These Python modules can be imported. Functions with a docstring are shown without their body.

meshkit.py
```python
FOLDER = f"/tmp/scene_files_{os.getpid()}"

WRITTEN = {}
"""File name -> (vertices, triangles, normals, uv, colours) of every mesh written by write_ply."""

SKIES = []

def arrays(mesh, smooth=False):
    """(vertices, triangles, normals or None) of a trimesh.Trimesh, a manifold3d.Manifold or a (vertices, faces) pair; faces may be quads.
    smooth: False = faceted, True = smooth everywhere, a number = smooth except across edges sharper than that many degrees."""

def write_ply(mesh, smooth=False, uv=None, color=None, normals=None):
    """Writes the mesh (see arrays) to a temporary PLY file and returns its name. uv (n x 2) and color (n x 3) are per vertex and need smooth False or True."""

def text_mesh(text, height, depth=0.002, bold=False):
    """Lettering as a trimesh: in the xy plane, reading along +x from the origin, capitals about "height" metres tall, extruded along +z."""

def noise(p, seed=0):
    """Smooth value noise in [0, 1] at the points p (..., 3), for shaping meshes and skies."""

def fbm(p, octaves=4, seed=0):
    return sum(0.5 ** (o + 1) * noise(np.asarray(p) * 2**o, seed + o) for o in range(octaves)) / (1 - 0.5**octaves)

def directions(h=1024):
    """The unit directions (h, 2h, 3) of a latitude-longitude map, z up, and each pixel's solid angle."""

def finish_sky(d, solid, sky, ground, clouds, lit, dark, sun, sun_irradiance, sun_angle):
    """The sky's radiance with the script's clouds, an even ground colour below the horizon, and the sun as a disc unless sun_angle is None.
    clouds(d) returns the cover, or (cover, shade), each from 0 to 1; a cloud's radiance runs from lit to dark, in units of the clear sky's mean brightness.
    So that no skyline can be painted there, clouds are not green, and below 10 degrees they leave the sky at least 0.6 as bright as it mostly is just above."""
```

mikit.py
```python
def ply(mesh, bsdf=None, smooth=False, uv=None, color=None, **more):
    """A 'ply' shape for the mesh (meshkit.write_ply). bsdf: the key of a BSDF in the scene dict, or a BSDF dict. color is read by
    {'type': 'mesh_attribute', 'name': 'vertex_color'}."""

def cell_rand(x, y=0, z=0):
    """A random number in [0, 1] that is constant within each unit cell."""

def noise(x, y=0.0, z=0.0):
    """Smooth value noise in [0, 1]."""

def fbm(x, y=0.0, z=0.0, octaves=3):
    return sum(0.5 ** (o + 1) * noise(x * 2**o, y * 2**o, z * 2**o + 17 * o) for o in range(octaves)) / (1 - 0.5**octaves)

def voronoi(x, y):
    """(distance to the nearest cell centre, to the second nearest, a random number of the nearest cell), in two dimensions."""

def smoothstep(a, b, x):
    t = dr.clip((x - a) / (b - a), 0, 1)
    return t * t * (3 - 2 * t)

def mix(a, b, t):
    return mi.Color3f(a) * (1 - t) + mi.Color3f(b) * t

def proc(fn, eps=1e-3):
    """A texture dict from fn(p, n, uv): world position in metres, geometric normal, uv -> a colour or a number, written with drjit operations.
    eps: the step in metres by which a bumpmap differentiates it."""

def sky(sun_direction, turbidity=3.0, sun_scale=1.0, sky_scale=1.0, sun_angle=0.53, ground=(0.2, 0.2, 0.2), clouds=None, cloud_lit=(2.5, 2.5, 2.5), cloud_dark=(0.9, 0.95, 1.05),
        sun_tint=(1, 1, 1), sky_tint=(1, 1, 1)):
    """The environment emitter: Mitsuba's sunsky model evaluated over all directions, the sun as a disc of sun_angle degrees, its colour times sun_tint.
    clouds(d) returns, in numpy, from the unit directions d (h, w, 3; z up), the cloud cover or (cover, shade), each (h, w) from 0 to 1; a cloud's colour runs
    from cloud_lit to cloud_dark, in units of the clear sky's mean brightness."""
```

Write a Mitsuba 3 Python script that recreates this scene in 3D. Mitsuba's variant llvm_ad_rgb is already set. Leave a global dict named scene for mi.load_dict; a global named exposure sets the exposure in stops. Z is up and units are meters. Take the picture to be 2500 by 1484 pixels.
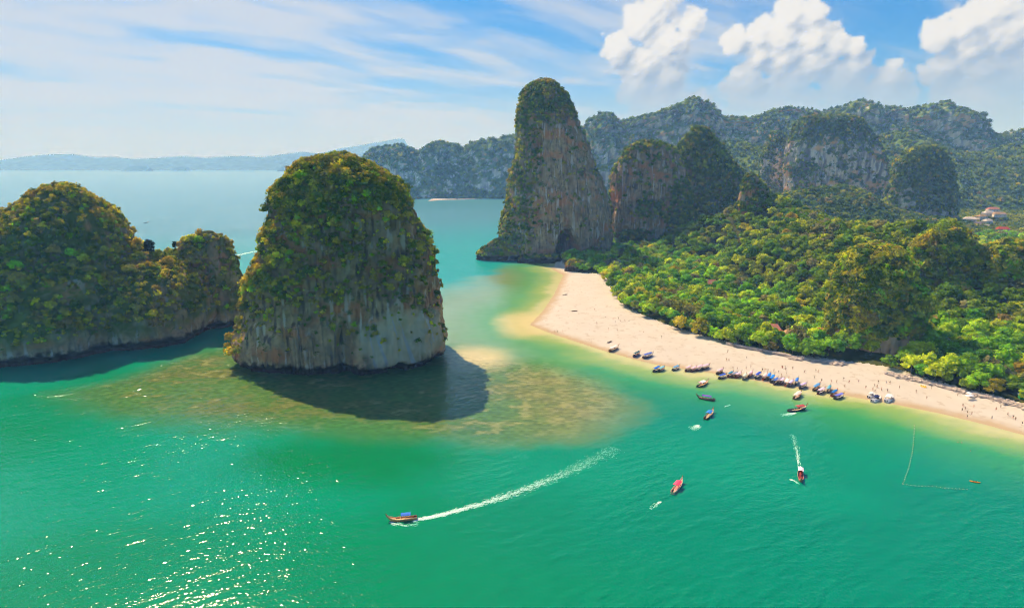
import math, random
import numpy as np, mitsuba as mi, drjit as dr, trimesh, shapely, manifold3d as m3
from scipy.interpolate import PchipInterpolator, RBFInterpolator
import mikit, meshkit
from mikit import noise, fbm, mix, smoothstep
T = mi.ScalarTransform4f
random.seed(3)
rng = np.random.default_rng(3)

# ------------------------------------------------------------------ camera (a drone 120 m above the bay, looking slightly down)
F, H = 1490.0, 120.0
TILT = math.atan(342 / 1490.0)
CT, ST = math.cos(TILT), math.sin(TILT)
scene, labels = {}, {}
scene['camera'] = {
    'type': 'perspective', 'fov': 2 * math.degrees(math.atan(1250 / F)), 'fov_axis': 'x', 'near_clip': 1.0, 'far_clip': 60000.0,
    'to_world': T().look_at(origin=[0, 0, H], target=[0, CT, H - ST], up=[0, 0, 1]),
    'medium': {'type': 'ref', 'id': 'haze_air'}}

# ------------------------------------------------------------------ sky and sun
exposure = 2.3
SUN_AZ, SUN_EL = math.radians(-34.0), math.radians(49.0)
SUN = [math.sin(SUN_AZ) * math.cos(SUN_EL), math.cos(SUN_AZ) * math.cos(SUN_EL), math.sin(SUN_EL)]
# cumulus heads: azimuth, elevation, radius in degrees (all lie over the land to the north-east; smaller ones go on behind)
CUMULUS = [(9.3, 9.6, 1.5), (11.2, 11.6, 1.8), (12.8, 13.2, 2.0), (13.4, 9.9, 2.1), (11.6, 8.2, 1.9), (10.9, 6.4, 1.6), (15.0, 11.2, 1.4), (13.2, 7.0, 1.6),
           (19.0, 9.8, 1.1), (20.5, 10.1, 1.2), (22.2, 9.8, 1.7), (23.0, 11.4, 1.4), (24.4, 11.3, 1.2), (24.8, 9.6, 1.7), (22.6, 8.2, 1.9), (26.3, 8.9, 1.2), (27.6, 8.6, .9), (25.0, 7.6, 1.9), (20.8, 8.6, 1.2),
           (28.0, 7.4, 1.2), (23.5, 6.4, 2.2), (27.0, 6.2, 2.0),
           (33.2, 8.8, 1.2), (34.6, 9.5, 1.5), (36.2, 10.4, 1.7), (37.8, 11.2, 2.0), (39.6, 11.5, 2.4), (35.2, 8.0, 1.6), (37.2, 8.8, 2.0), (39.6, 9.0, 2.4), (33.6, 6.8, 1.3), (36.0, 6.6, 1.7), (30.4, 6.3, 1.1), (39, 7, 2.0), (12.2, 4.6, 2.2), (23.5, 4.2, 3.0), (30, 4.4, 2.2), (36.5, 4.6, 3.0), (20, 6.2, 1.8), (16.5, 3.6, 2),
           (46, 9, 2.4), (50, 11, 3), (53, 8, 2.6), (62, 8, 2.8), (66, 10, 3), (78, 7, 2.4), (95, 8, 3), (99, 10, 2.6), (125, 8, 3), (150, 9, 3), (-150, 8, 3), (-110, 8, 2.6)]


def sstep(a, b, x):
    t = np.clip((x - a) / (b - a), 0, 1)
    return t * t * (3 - 2 * t)


def clouds(d):
    x, y, z = d[..., 0], d[..., 1], np.maximum(d[..., 2], 0)
    az, el = np.degrees(np.arctan2(x, y)), np.degrees(np.arcsin(np.clip(z, 0, 1)))
    # high thin cirrus on a plane, drawn out along one direction
    q = 1.0 / (z + 0.10)
    px, py = x * q, y * q
    a, b = px * .86 + py * .50, -px * .50 + py * .86
    wx = meshkit.fbm(np.stack([px * .7, py * .7, 0 * px + 3], -1), 3, 11) - .5
    c1 = meshkit.fbm(np.stack([a * .42 + wx, b * 1.1 + 2.0 * wx, 0 * a + 1.7], -1), 4, 3)
    c2 = meshkit.fbm(np.stack([a * 1.5 + 2 * wx, b * 4.6 + 4 * wx, 0 * a + 5], -1), 5, 8)
    c3 = meshkit.fbm(np.stack([a * 4 + 3 * wx, b * 14 + 6 * wx, 0 * a + 9], -1), 3, 18)
    lean = .17 * np.cos(np.radians(az + 52)) - .115
    w = c1 * .5 + c2 * .38 + c3 * .12 + lean
    cir = .80 * sstep(.43, .66, w) + .10 * sstep(.34, .5, w)
    cir = np.minimum(cir, .86)
    veil = .96 * np.exp(-(np.maximum(el - .5, 0) / (5.2 - 1.2 * sstep(-10, 25, az))) ** 1.6)
    cover = 1 - (1 - cir) * (1 - veil)
    shade = .40 + .15 * sstep(5, 0, el) + .10 * sstep(10, 30, az) + 0 * cover
    # cumulus: heaps of round heads with crinkled outlines
    def field(az, el):
        f = np.full(az.shape, -9.0)
        for (ca, ce, r) in CUMULUS:
            da = (az - ca + 180) % 360 - 180
            f = np.maximum(f, 1 - np.hypot(da, el - ce) / r)
        return f
    near = el < 22
    p3 = d * 57.3

    def puff(p):
        """round heads of several sizes: the nearest of scattered points"""
        out = 0
        for s, amp in ((.7, .42), (1.6, .33), (3.4, .25)):
            n = meshkit.noise(p * s, int(s * 50)); m = meshkit.noise(p * s + 7.3, int(s * 50) + 1)
            out = out + amp * np.sqrt(np.clip(1 - 1.6 * np.hypot(n - .5, m - .5) * 1.2, 0, 1))
        return out
    b0 = puff(p3)
    wob = meshkit.fbm(p3 * .5, 4, 77) - .5
    f = field(az, el) + (b0 - .62) * .45 + wob * .9 + .1 + 1.25 * (meshkit.fbm(p3 * 1.3, 5, 95) - .5)
    b1 = puff(p3 + np.array([-.22, .1, .28]))
    lit = (b0 - b1) * .16 + 1.0 * (meshkit.fbm(p3 * 2.0, 4, 91) - meshkit.fbm(p3 * 2.0 + [-.3, 0, .4], 4, 91)) + .75 * (field(az, el) - field(az - .7, el + .75)) - .15 * wob + .14
    lit = .12 + (lit - .12) * (.25 + .75 * sstep(5.2, 8.6, el))
    cu = sstep(-.02, .2, f) * near
    cu = cu * (sstep(2.0, 8.0, el + 2.5 * wob) * .75 + .25)
    sh = np.clip(.36 - 1.15 * lit + .62 * sstep(10.5, 6.2, el + 2 * wob), 0, 1)
    shade = shade * (1 - cu) + sh * cu
    cover = 1 - (1 - cover) * (1 - cu * .96)
    return np.clip(cover, 0, 1), np.clip(shade, 0, 1)


scene['sky'] = mikit.sky(SUN, turbidity=3, clouds=clouds, cloud_lit=(3.75, 3.75, 3.8), cloud_dark=(1.3, 1.65, 2.45), sky_tint=(.075, .44, .80), sun_tint=(1.0, .95, .86), ground=(.12, .2, .2))

# ------------------------------------------------------------------ helpers


def ray(px, py):
    u, v = (px - 1250) / F, (py - 742) / F
    return np.array([u, CT - v * ST, -ST - v * CT])


def G(px, py, z=0.0):
    """The point of the level z that the photograph shows at this place."""
    r = ray(px, py)
    t = (z - H) / r[2]
    return np.array([r[0] * t, r[1] * t, z])


def P(px, py, Y):
    """The point at the distance Y."""
    r = ray(px, py)
    return np.array([0, 0, H]) + r * (Y / r[1])


def lin(r, g, b):
    return tuple(float(((c / 255 + .055) / 1.055) ** 2.4) if c > 10 else c / 255 / 12.92 for c in (r, g, b))


def key_for(name):
    if name not in scene and name not in labels:
        return name
    k = 1
    while f'{name}_{k:03d}' in scene or f'{name}_{k:03d}' in labels:
        k += 1
    return f'{name}_{k:03d}'


def thing(name, label, cat, group=None):
    k = key_for(name)
    labels[k] = {'label': label, 'category': cat}
    if group:
        labels[k]['group'] = group
    return k


def part(parent, name, shape, kind=None, label=None):
    k = key_for(parent + '__' + name)
    scene[k] = shape
    if kind or label:
        labels[k] = {}
        if kind:
            labels[k]['kind'] = kind
        if label:
            labels[k]['label'] = label
    return k


def structure(name, shape, label=None):
    k = key_for(name)
    scene[k] = shape
    labels[k] = {'kind': 'structure'}
    if label:
        labels[k]['label'] = label
    return k


def stuff(name, shape, label, cat):
    k = key_for(name)
    scene[k] = shape
    labels[k] = {'kind': 'stuff', 'label': label, 'category': cat}
    return k


def join(parts):
    V, Fs, C, at = [], [], [], 0
    for p in parts:
        V.append(p[0]); Fs.append(np.asarray(p[1]) + at); at += len(p[0])
        if len(p) > 2:
            C.append(p[2])
    return (np.vstack(V), np.vstack(Fs)) + ((np.vstack(C),) if C else ())


def tri(mesh):
    return np.asarray(mesh.vertices), np.asarray(mesh.faces)


def box(x0, x1, y0, y1, z0, z1):
    return tri(trimesh.creation.box(bounds=[[x0, y0, z0], [x1, y1, z1]]))


def tube(pts, radii, n=6):
    pts = np.asarray(pts, float)
    d = np.gradient(pts, axis=0)
    d /= np.linalg.norm(d, axis=1, keepdims=True) + 1e-9
    ref = np.where(np.abs(d[:, 2:3]) < .9, [[0, 0, 1.0]], [[1.0, 0, 0]])
    a = np.cross(d, ref); a /= np.linalg.norm(a, axis=1, keepdims=True) + 1e-9
    b = np.cross(d, a)
    th = np.arange(n) / n * 2 * np.pi
    V = pts[:, None] + np.asarray(radii)[:, None, None] * (a[:, None] * np.cos(th)[None, :, None] + b[:, None] * np.sin(th)[None, :, None])
    m = len(pts)
    i, j = np.meshgrid(np.arange(m - 1), np.arange(n), indexing='ij')
    A, B = i * n + j, i * n + (j + 1) % n
    f = np.concatenate([np.stack([A, B, B + n], -1).reshape(-1, 3), np.stack([A, B + n, A + n], -1).reshape(-1, 3)])
    caps = [[0, k + 1, k] for k in range(1, n - 1)] + [[(m - 1) * n, (m - 1) * n + k, (m - 1) * n + k + 1] for k in range(1, n - 1)]
    return V.reshape(-1, 3), np.vstack([f, caps])


def grid_faces(m, n, wrap=False):
    """faces of an m x n vertex grid"""
    i, j = np.meshgrid(np.arange(m - 1), np.arange(n if wrap else n - 1), indexing='ij')
    A = i * n + j; B = i * n + (j + 1) % n
    return np.concatenate([np.stack([A, B, B + n], -1).reshape(-1, 3), np.stack([A, B + n, A + n], -1).reshape(-1, 3)])


def leaf_cloud(C, R, k, size, col, rg, flat=.8, up=.45, jit=.5, low=-.35, shell=.62):
    """Clumps of k small leaf faces round the centres C, radius R; col per clump"""
    C = np.atleast_2d(C); n = len(C)
    R = np.broadcast_to(np.asarray(R, float), (n,)); size = np.broadcast_to(np.asarray(size, float), (n,))
    d = rg.normal(size=(n, k, 3)); d /= np.linalg.norm(d, axis=2, keepdims=True)
    d[..., 2] = np.where(d[..., 2] < low, -d[..., 2], d[..., 2])
    lump = .82 + .36 * rg.random((n, k, 1))
    pos = C[:, None] + R[:, None, None] * d * (shell + (1 - shell) * rg.random((n, k, 1)) ** .5) * lump * [1, 1, flat]
    nn = d + rg.normal(size=(n, k, 3)) * jit + [0, 0, up]
    nn /= np.linalg.norm(nn, axis=2, keepdims=True)
    t = np.cross(nn, rg.normal(size=(n, k, 3))); t /= np.linalg.norm(t, axis=2, keepdims=True) + 1e-9
    b = np.cross(nn, t)
    s = size[:, None, None] * (.6 + .8 * rg.random((n, k, 1)))
    s2 = s * (.45 + .35 * rg.random((n, k, 1)))
    V = np.stack([pos - t * s, pos - b * s2 - nn * s * .12, pos + t * s, pos + b * s2 - nn * s * .12], 2)
    base = np.arange(n * k)[:, None] * 4
    f = np.concatenate([base + [0, 1, 2], base + [0, 2, 3]])
    cc = np.broadcast_to(np.asarray(col, float).reshape(-1, 1, 3), (n, k, 3)) * (.65 + .7 * rg.random((n, k, 1)))
    cc = np.repeat(cc.reshape(-1, 1, 3), 4, 1).reshape(-1, 3)
    return V.reshape(-1, 3), f, np.clip(cc, 0, 1)


ICO = trimesh.creation.icosahedron()
IV, IF = np.asarray(ICO.vertices), np.asarray(ICO.faces)


def blobs(C, R, col, rg, flat=.8):
    """the dense heart of each clump"""
    C = np.atleast_2d(C); n = len(C)
    R = np.broadcast_to(np.asarray(R, float), (n,))
    V = C[:, None] + IV[None] * (R[:, None, None] * (.8 + .4 * rg.random((n, 12, 1)))) * [1, 1, flat]
    f = (np.arange(n) * 12)[:, None, None] + IF[None]
    c = np.broadcast_to(np.asarray(col, float).reshape(-1, 1, 3), (n, 12, 3)) * (.75 + .5 * rg.random((n, 12, 1)))
    return V.reshape(-1, 3), f.reshape(-1, 3), np.clip(c.reshape(-1, 3), 0, 1)


def foliage(cloud):
    return mikit.ply((cloud[0], cloud[1]), 'leaves', smooth=False, color=cloud[2])


def plain(name, col, rough=.6, spec=.3):
    scene[name] = {'type': 'twosided', 'bsdf': {'type': 'principled', 'base_color': {'type': 'rgb', 'value': list(map(float, col))}, 'roughness': rough, 'specular': spec}}
    return name


def proc_diffuse(name, fn):
    scene[name] = {'type': 'twosided', 'bsdf': {'type': 'diffuse', 'reflectance': mikit.proc(fn)}}
    return name


# ------------------------------------------------------------------ coastlines
COAST = [G(*p)[:2] for p in [(1345, 655), (1375, 672), (1352, 720), (1325, 760), (1293, 793), (1340, 812), (1400, 832), (1470, 855), (1530, 872), (1600, 890), (1700, 905), (1800, 920), (1900, 940),
                             (2000, 955), (2100, 972), (2200, 990), (2300, 1010), (2400, 1035), (2500, 1062), (2580, 1085)]]
LAND = COAST + [(420, 160), (3200, 160), (3200, 2600), (70, 2600), (66, 830), (50, 720)]
VEG = [G(*p)[:2] for p in [(1400, 668), (1470, 675), (1482, 712), (1512, 752), (1560, 778), (1620, 803), (1700, 828), (1760, 843), (1850, 862), (1930, 880), (2030, 890), (2110, 900), (2175, 911), (2260, 938), (2350, 962),
                           (2420, 978), (2500, 1000), (2580, 1025)]]
VEGP = VEG + [(460, 160), (3200, 160), (3200, 2600), (75, 2600), (75, 800), (60, 740)]
REEF = [G(*p)[:2] for p in [(130, 965), (300, 915), (420, 870), (560, 840), (800, 820), (1100, 850), (1220, 875), (1350, 880), (1480, 920), (1555, 975), (1530, 1030), (1400, 1078), (1200, 1096), (1000, 1083), (800, 1060), (500, 1046), (250, 1022)]]


def sd_poly(x, y, V):
    d, s = mi.Float(1e12), mi.Float(1)
    for i in range(len(V)):
        (ax, ay), (bx, by) = map(lambda q: (float(q[0]), float(q[1])), (V[i], V[i - 1]))
        ex, ey, wx, wy = bx - ax, by - ay, x - ax, y - ay
        t = dr.clip((wx * ex + wy * ey) / (ex * ex + ey * ey), 0, 1)
        qx, qy = wx - ex * t, wy - ey * t
        d = dr.minimum(d, qx * qx + qy * qy)
        c1, c2, c3 = y >= ay, y < by, ex * wy > ey * wx
        s = dr.select((c1 & c2 & c3) | ~(c1 | c2 | c3), -s, s)
    return s * dr.sqrt(d)


# ------------------------------------------------------------------ materials
EMER, EMER2, TEAL = lin(0, 136, 90), lin(0, 134, 106), lin(30, 164, 158)
OLIVE, BROWN, SANDW, PALE = lin(92, 124, 50), lin(116, 112, 50), lin(176, 172, 104), lin(226, 210, 150)
BAY, FAR = lin(140, 172, 140), lin(84, 148, 160)


def sea_colour(p, n, uv):
    x, y = p.x, p.y
    w1 = fbm(x / 34, y / 26, 0, 4) - .5
    w2 = fbm(x / 7, y / 5, 3, 3) - .5
    w3 = noise(x / 2.2, y / 1.6, 7) - .5
    dl = sd_poly(x, y, COAST + [(420, 160), (900, 160), (900, 900), (66, 830)])
    rf = sd_poly(x, y, REEF)
    c = mix(EMER, EMER2, smoothstep(-60, 90, x + 60 * w1))
    c = mix(c, lin(0, 150, 116), smoothstep(.42, .68, fbm(x / 120 + 4, y / 80, 1, 3) - x / 900) * .8)
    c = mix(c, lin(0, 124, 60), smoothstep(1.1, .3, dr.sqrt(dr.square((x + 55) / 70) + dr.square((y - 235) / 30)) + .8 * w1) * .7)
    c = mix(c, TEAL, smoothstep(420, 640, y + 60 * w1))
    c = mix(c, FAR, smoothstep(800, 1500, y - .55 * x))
    # the sheltered bay between the stack and the beach, sandy and shallow
    bx, by = (x + 8) / 78, (y - 490) / 175
    bay = smoothstep(1.2, .55, dr.sqrt(bx * bx + by * by) + .5 * w1)
    c = mix(c, BAY, bay * .95)
    ox, oy = (x - 12) / 38, (y - 650) / 95
    c = mix(c, lin(136, 140, 74), smoothstep(1.15, .4, dr.sqrt(ox * ox + oy * oy) + .7 * w1) * .8)
    # the reef flat
    r = smoothstep(13, -17, rf + 26 * w1 + 9 * w2)
    patch = smoothstep(-.22, .28, w1 + .7 * w2 + .35 * w3)
    reef = mix(mix(OLIVE, BROWN, patch), SANDW, smoothstep(.0, .34, w2 + .35 * w1 + smoothstep(-90, 40, x) * .22 - .12) * .6)
    reef = mix(reef, EMER, .12 + smoothstep(-30, 4, rf) * .4)
    c = mix(c, reef, r * .93)
    c = mix(c, lin(150, 150, 95), r * smoothstep(-30, 30, x + 50 * w1) * .45)
    sx, sy = (x + 20) / 26, (y - 372) / 26
    c = mix(c, PALE, smoothstep(1.2, .3, dr.sqrt(sx * sx + sy * sy) + .8 * w1) * .85)
    # the shelving beach
    sh = dl + 20 * w1 + 5 * w2
    c = mix(c, lin(72, 168, 92), smoothstep(75, 18, sh) * .75)
    c = mix(c, lin(165, 188, 104), smoothstep(36, 9, sh) * .8)
    c = mix(c, lin(214, 210, 150), smoothstep(14, 1, sh) * .85)
    tx, ty = (x - 9) / 26, (y - 452) / 42
    c = mix(c, PALE, smoothstep(1.2, .35, dr.sqrt(tx * tx + ty * ty) + .6 * w1) * .75)
    return c * (.80 + .35 * w3 * smoothstep(5, -20, rf) + .05 * w2)


def waves(p, n, uv):
    x, y = p.x, p.y
    a, b = x * .86 + y * .5, -x * .5 + y * .86
    ww = noise(x / 9, y / 9, 2)
    gust = .42 + .95 * fbm(x / 60, y / 45, 9, 2)
    h = .25 * noise(a / 6.5 + ww, b / 2.3, 0) + .14 * noise(a / 2.2, b / .95 + ww, 5) + .10 * noise(x / .7, y / .6, 1)
    return h * gust


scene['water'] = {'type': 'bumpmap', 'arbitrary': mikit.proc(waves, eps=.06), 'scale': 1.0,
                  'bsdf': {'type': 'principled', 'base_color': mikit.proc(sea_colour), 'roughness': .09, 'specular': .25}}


def rock_base(p, n, warm):
    x, y, z = p.x, p.y, p.z
    s1 = noise(x / 1.4, y / 1.4, z / 22)
    s2 = fbm(x / 4.5, y / 4.5, z / 30 + 4, 3)
    b1 = fbm(x / 15, y / 15, z / 13, 4)
    b2 = fbm(x / 3, y / 3, z / 3, 3)
    c = mix(lin(146, 114, 82), lin(204, 166, 120), smoothstep(.25, .75, s2 * .6 + b2 * .4))
    c = mix(c, lin(74, 66, 60), smoothstep(.50, .74, s1 * .5 + s2 * .5) * .85)
    c = mix(c, lin(206, 126, 76), smoothstep(.48, .68, b1 + warm) * .7)
    c = mix(c, lin(228, 212, 186), smoothstep(.66, .86, noise(x / 2.1, y / 2.1, z / 40 + 9)) * .55)
    moss = smoothstep(.45, .8, n.z + .9 * (b2 - .5) + .5 * (b1 - .5))
    c = mix(c, lin(98, 110, 44), moss * .9)
    c = mix(c, lin(30, 30, 30), smoothstep(8.5, 5.0, z + 5 * (b2 - .5)) * .9)  # tidal stain, carried higher to paint in the shade of the undercut
    return c


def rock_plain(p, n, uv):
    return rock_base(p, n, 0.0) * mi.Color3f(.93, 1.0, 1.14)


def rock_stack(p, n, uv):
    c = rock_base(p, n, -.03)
    # the bare beige wall low on the stack's seaward side
    c = mix(c, c * mi.Color3f(.62, .58, .5), smoothstep(22, 52, p.z + 24 * (fbm(p.x / 9, p.y / 9, p.z / 14, 3) - .5)) * .8)
    w = fbm(p.x / 6, p.z / 6, 0, 3) - .5
    q = smoothstep(1.1, .7, dr.sqrt(dr.square((p.x + 64) / 26) + dr.square((p.z - 20) / 17)) + .5 * w) * smoothstep(372, 362, p.y)
    beige = mix(lin(186, 162, 124), lin(210, 188, 150), noise(p.x / 5, p.z / 9, 1))
    beige = mix(beige, lin(180, 175, 165), smoothstep(.72, .85, noise((p.x + .25 * p.z) / 1.6, p.z / 30, 4)))
    return mix(c, beige, q * .85)


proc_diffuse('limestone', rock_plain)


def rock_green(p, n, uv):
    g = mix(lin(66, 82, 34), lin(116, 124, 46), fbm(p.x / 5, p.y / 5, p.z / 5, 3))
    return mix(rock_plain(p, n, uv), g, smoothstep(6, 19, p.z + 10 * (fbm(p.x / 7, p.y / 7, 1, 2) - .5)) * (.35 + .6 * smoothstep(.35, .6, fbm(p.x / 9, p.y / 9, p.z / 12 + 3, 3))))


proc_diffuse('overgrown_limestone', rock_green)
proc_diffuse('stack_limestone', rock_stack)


def far_rock(p, n, uv):
    x, y, z = p.x, p.y, p.z
    s = fbm(x / 9, y / 9, z / 70, 3)
    b = fbm(x / 45, y / 45, z / 45, 3)
    c = mix(lin(146, 138, 130), lin(234, 218, 192), smoothstep(.3, .66, s))
    c = mix(c, lin(236, 176, 110), smoothstep(.50, .64, b) * .75)
    v = smoothstep(.06, .46, n.z + 1.0 * (fbm(x / 20, y / 20, z / 16, 3) - .5) + .7 * (b - .5))
    return mix(c, mix(lin(74, 108, 46), lin(118, 138, 54), noise(x / 14, y / 14, z / 14)), v)


proc_diffuse('far_limestone', far_rock)


def tan_rock(p, n, uv):
    x, y, z = p.x, p.y, p.z
    c = mix(lin(196, 156, 112), lin(236, 206, 164), noise(x / 1.3, y / 1.3, z / 20))
    c = mix(c, lin(120, 104, 88), smoothstep(.58, .78, noise(x / 1.8, y / 1.8, z / 26 + 3)) * .8)
    return mix(c, lin(90, 96, 46), smoothstep(18, 24, z + 6 * (fbm(x / 6, y / 6, z / 6, 2) - .5)) * .8)


proc_diffuse('tan_limestone', tan_rock)


def massif_rock(p, n, uv):
    x, y, z = p.x, p.y, p.z
    s = fbm(x / 7, y / 7, z / 60, 3)
    b = fbm(x / 26, y / 26, z / 34, 3)
    c = mix(lin(138, 128, 124), lin(236, 220, 194), smoothstep(.32, .66, s))
    c = mix(c, lin(240, 178, 108), smoothstep(.48, .62, b + .18 * smoothstep(110, 40, z) - .06) * .8)
    v = smoothstep(.22, .55, n.z + .9 * (fbm(x / 20, y / 20, z / 22, 3) - .5) + .35 * smoothstep(150, 205, z))
    return mix(c, lin(92, 112, 44), v * .95)


proc_diffuse('massif_limestone', massif_rock)


def hill_green(p, n, uv):
    return mix(lin(46, 72, 50), lin(76, 100, 62), fbm(p.x / 90, p.y / 90, p.z / 40, 4))


proc_diffuse('far_hill', hill_green)


def sand(p, n, uv):
    x, y, z = p.x, p.y, p.z
    b = fbm(x / 9, y / 9, 0, 4)
    c = mix(lin(226, 216, 198), lin(236, 229, 214), b)
    c = mix(c, lin(190, 168, 138), smoothstep(.62, .8, fbm(x / 3, y / 3, 5, 3)) * .35)
    wet = smoothstep(.75, .1, z + .35 * (fbm(x / 5, y / 5, 2, 2) - .5))
    return mix(c, lin(206, 178, 132), wet * .8) * .70


proc_diffuse('sand', sand)
proc_diffuse('soil', lambda p, n, uv: mix(lin(54, 66, 30), lin(84, 86, 46), fbm(p.x / 6, p.y / 6, 0, 3)))
scene['leaves'] = {'type': 'principledthin', 'base_color': {'type': 'mesh_attribute', 'name': 'vertex_color'}, 'roughness': .55, 'diff_trans': .8, 'spec_trans': 0.0, 'eta': 1.35}
proc_diffuse('bark', lambda p, n, uv: mix(lin(96, 82, 66), lin(140, 126, 106), noise(p.x * 6, p.y * 6, p.z * 2)))
proc_diffuse('grey_stone', lambda p, n, uv: mix(lin(164, 150, 140), lin(222, 208, 192), fbm(p.x / .8, p.y / .8, p.z / .8, 3)))
scene['foam'] = {'type': 'twosided', 'bsdf': {'type': 'diffuse', 'reflectance': {'type': 'mesh_attribute', 'name': 'vertex_color'}}}

# ------------------------------------------------------------------ sea
ax = np.unique(np.concatenate([np.linspace(-17500, -1500, 14), np.linspace(-1500, 1500, 61), np.linspace(1500, 17500, 14)]))
ay = np.unique(np.concatenate([np.linspace(-400, 2600, 61), np.linspace(2600, 17500, 16)]))
X, Y = np.meshgrid(ax, ay)
structure('sea', mikit.ply((np.stack([X, Y, 0 * X], -1).reshape(-1, 3), grid_faces(len(ay), len(ax))), 'water', smooth=True, uv=np.stack([X, Y], -1).reshape(-1, 2) / 1000), 'emerald bay with a pale reef flat and turquoise open water')

# ------------------------------------------------------------------ beach and hill: one height grid
HILL = [(p, z) for p, z in [((70, 760), 3), ((110, 700), 3), ((200, 560), 4), ((150, 470), 4), ((210, 400), 4), ((260, 370), 5), ((290, 330), 4), ((330, 300), 4), ((170, 800), 3), ((230, 700), 6), ((80, 1000), 4), ((700, 300), 10), ((520, 260), 8),
                            ((900, 900), 4), ((900, 600), 8), ((1300, 1300), 4), ((700, 1100), 4), ((300, 1200), 6), ((2000, 1500), 4), ((2000, 600), 10), ((720, 860), 4), ((430, 610), 20), ((480, 620), 14), ((520, 560), 18), ((600, 700), 6), ((420, 730), 16), ((340, 770), 28)]]
HILL += [(P(px, py, Yc)[:2], P(px, py, Yc)[2] - (12 if px < 2370 else 19)) for px, py, Yc in [(1700, 550, 770), (1760, 520, 760), (1900, 470, 740), (1960, 515, 700), (2000, 522, 680), (2100, 540, 600), (2180, 540, 570), (2260, 547, 540), (2330, 540, 520), (2375, 592, 505), (2420, 612, 490), (2455, 618, 480), (2490, 620, 470),
                                                                  (1800, 620, 600), (1900, 610, 580), (2000, 620, 520), (2000, 720, 450), (2100, 580, 530), (1880, 700, 505), (1820, 705, 525), (1750, 660, 600), (1950, 780, 430), (2250, 590, 490), (2400, 690, 420), (2050, 760, 430)]]
rbf = RBFInterpolator(np.array([h[0] for h in HILL]), np.array([h[1] for h in HILL]), kernel='thin_plate_spline', smoothing=2.0)
land_poly, veg_poly = shapely.Polygon(LAND), shapely.Polygon(VEGP)
land_line, veg_line = shapely.LineString(COAST), shapely.LineString(VEG)


def signed(poly, line, xy):
    pts = shapely.points(xy)
    return shapely.distance(line, pts) * np.where(shapely.contains(poly, pts), 1, -1)


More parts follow.
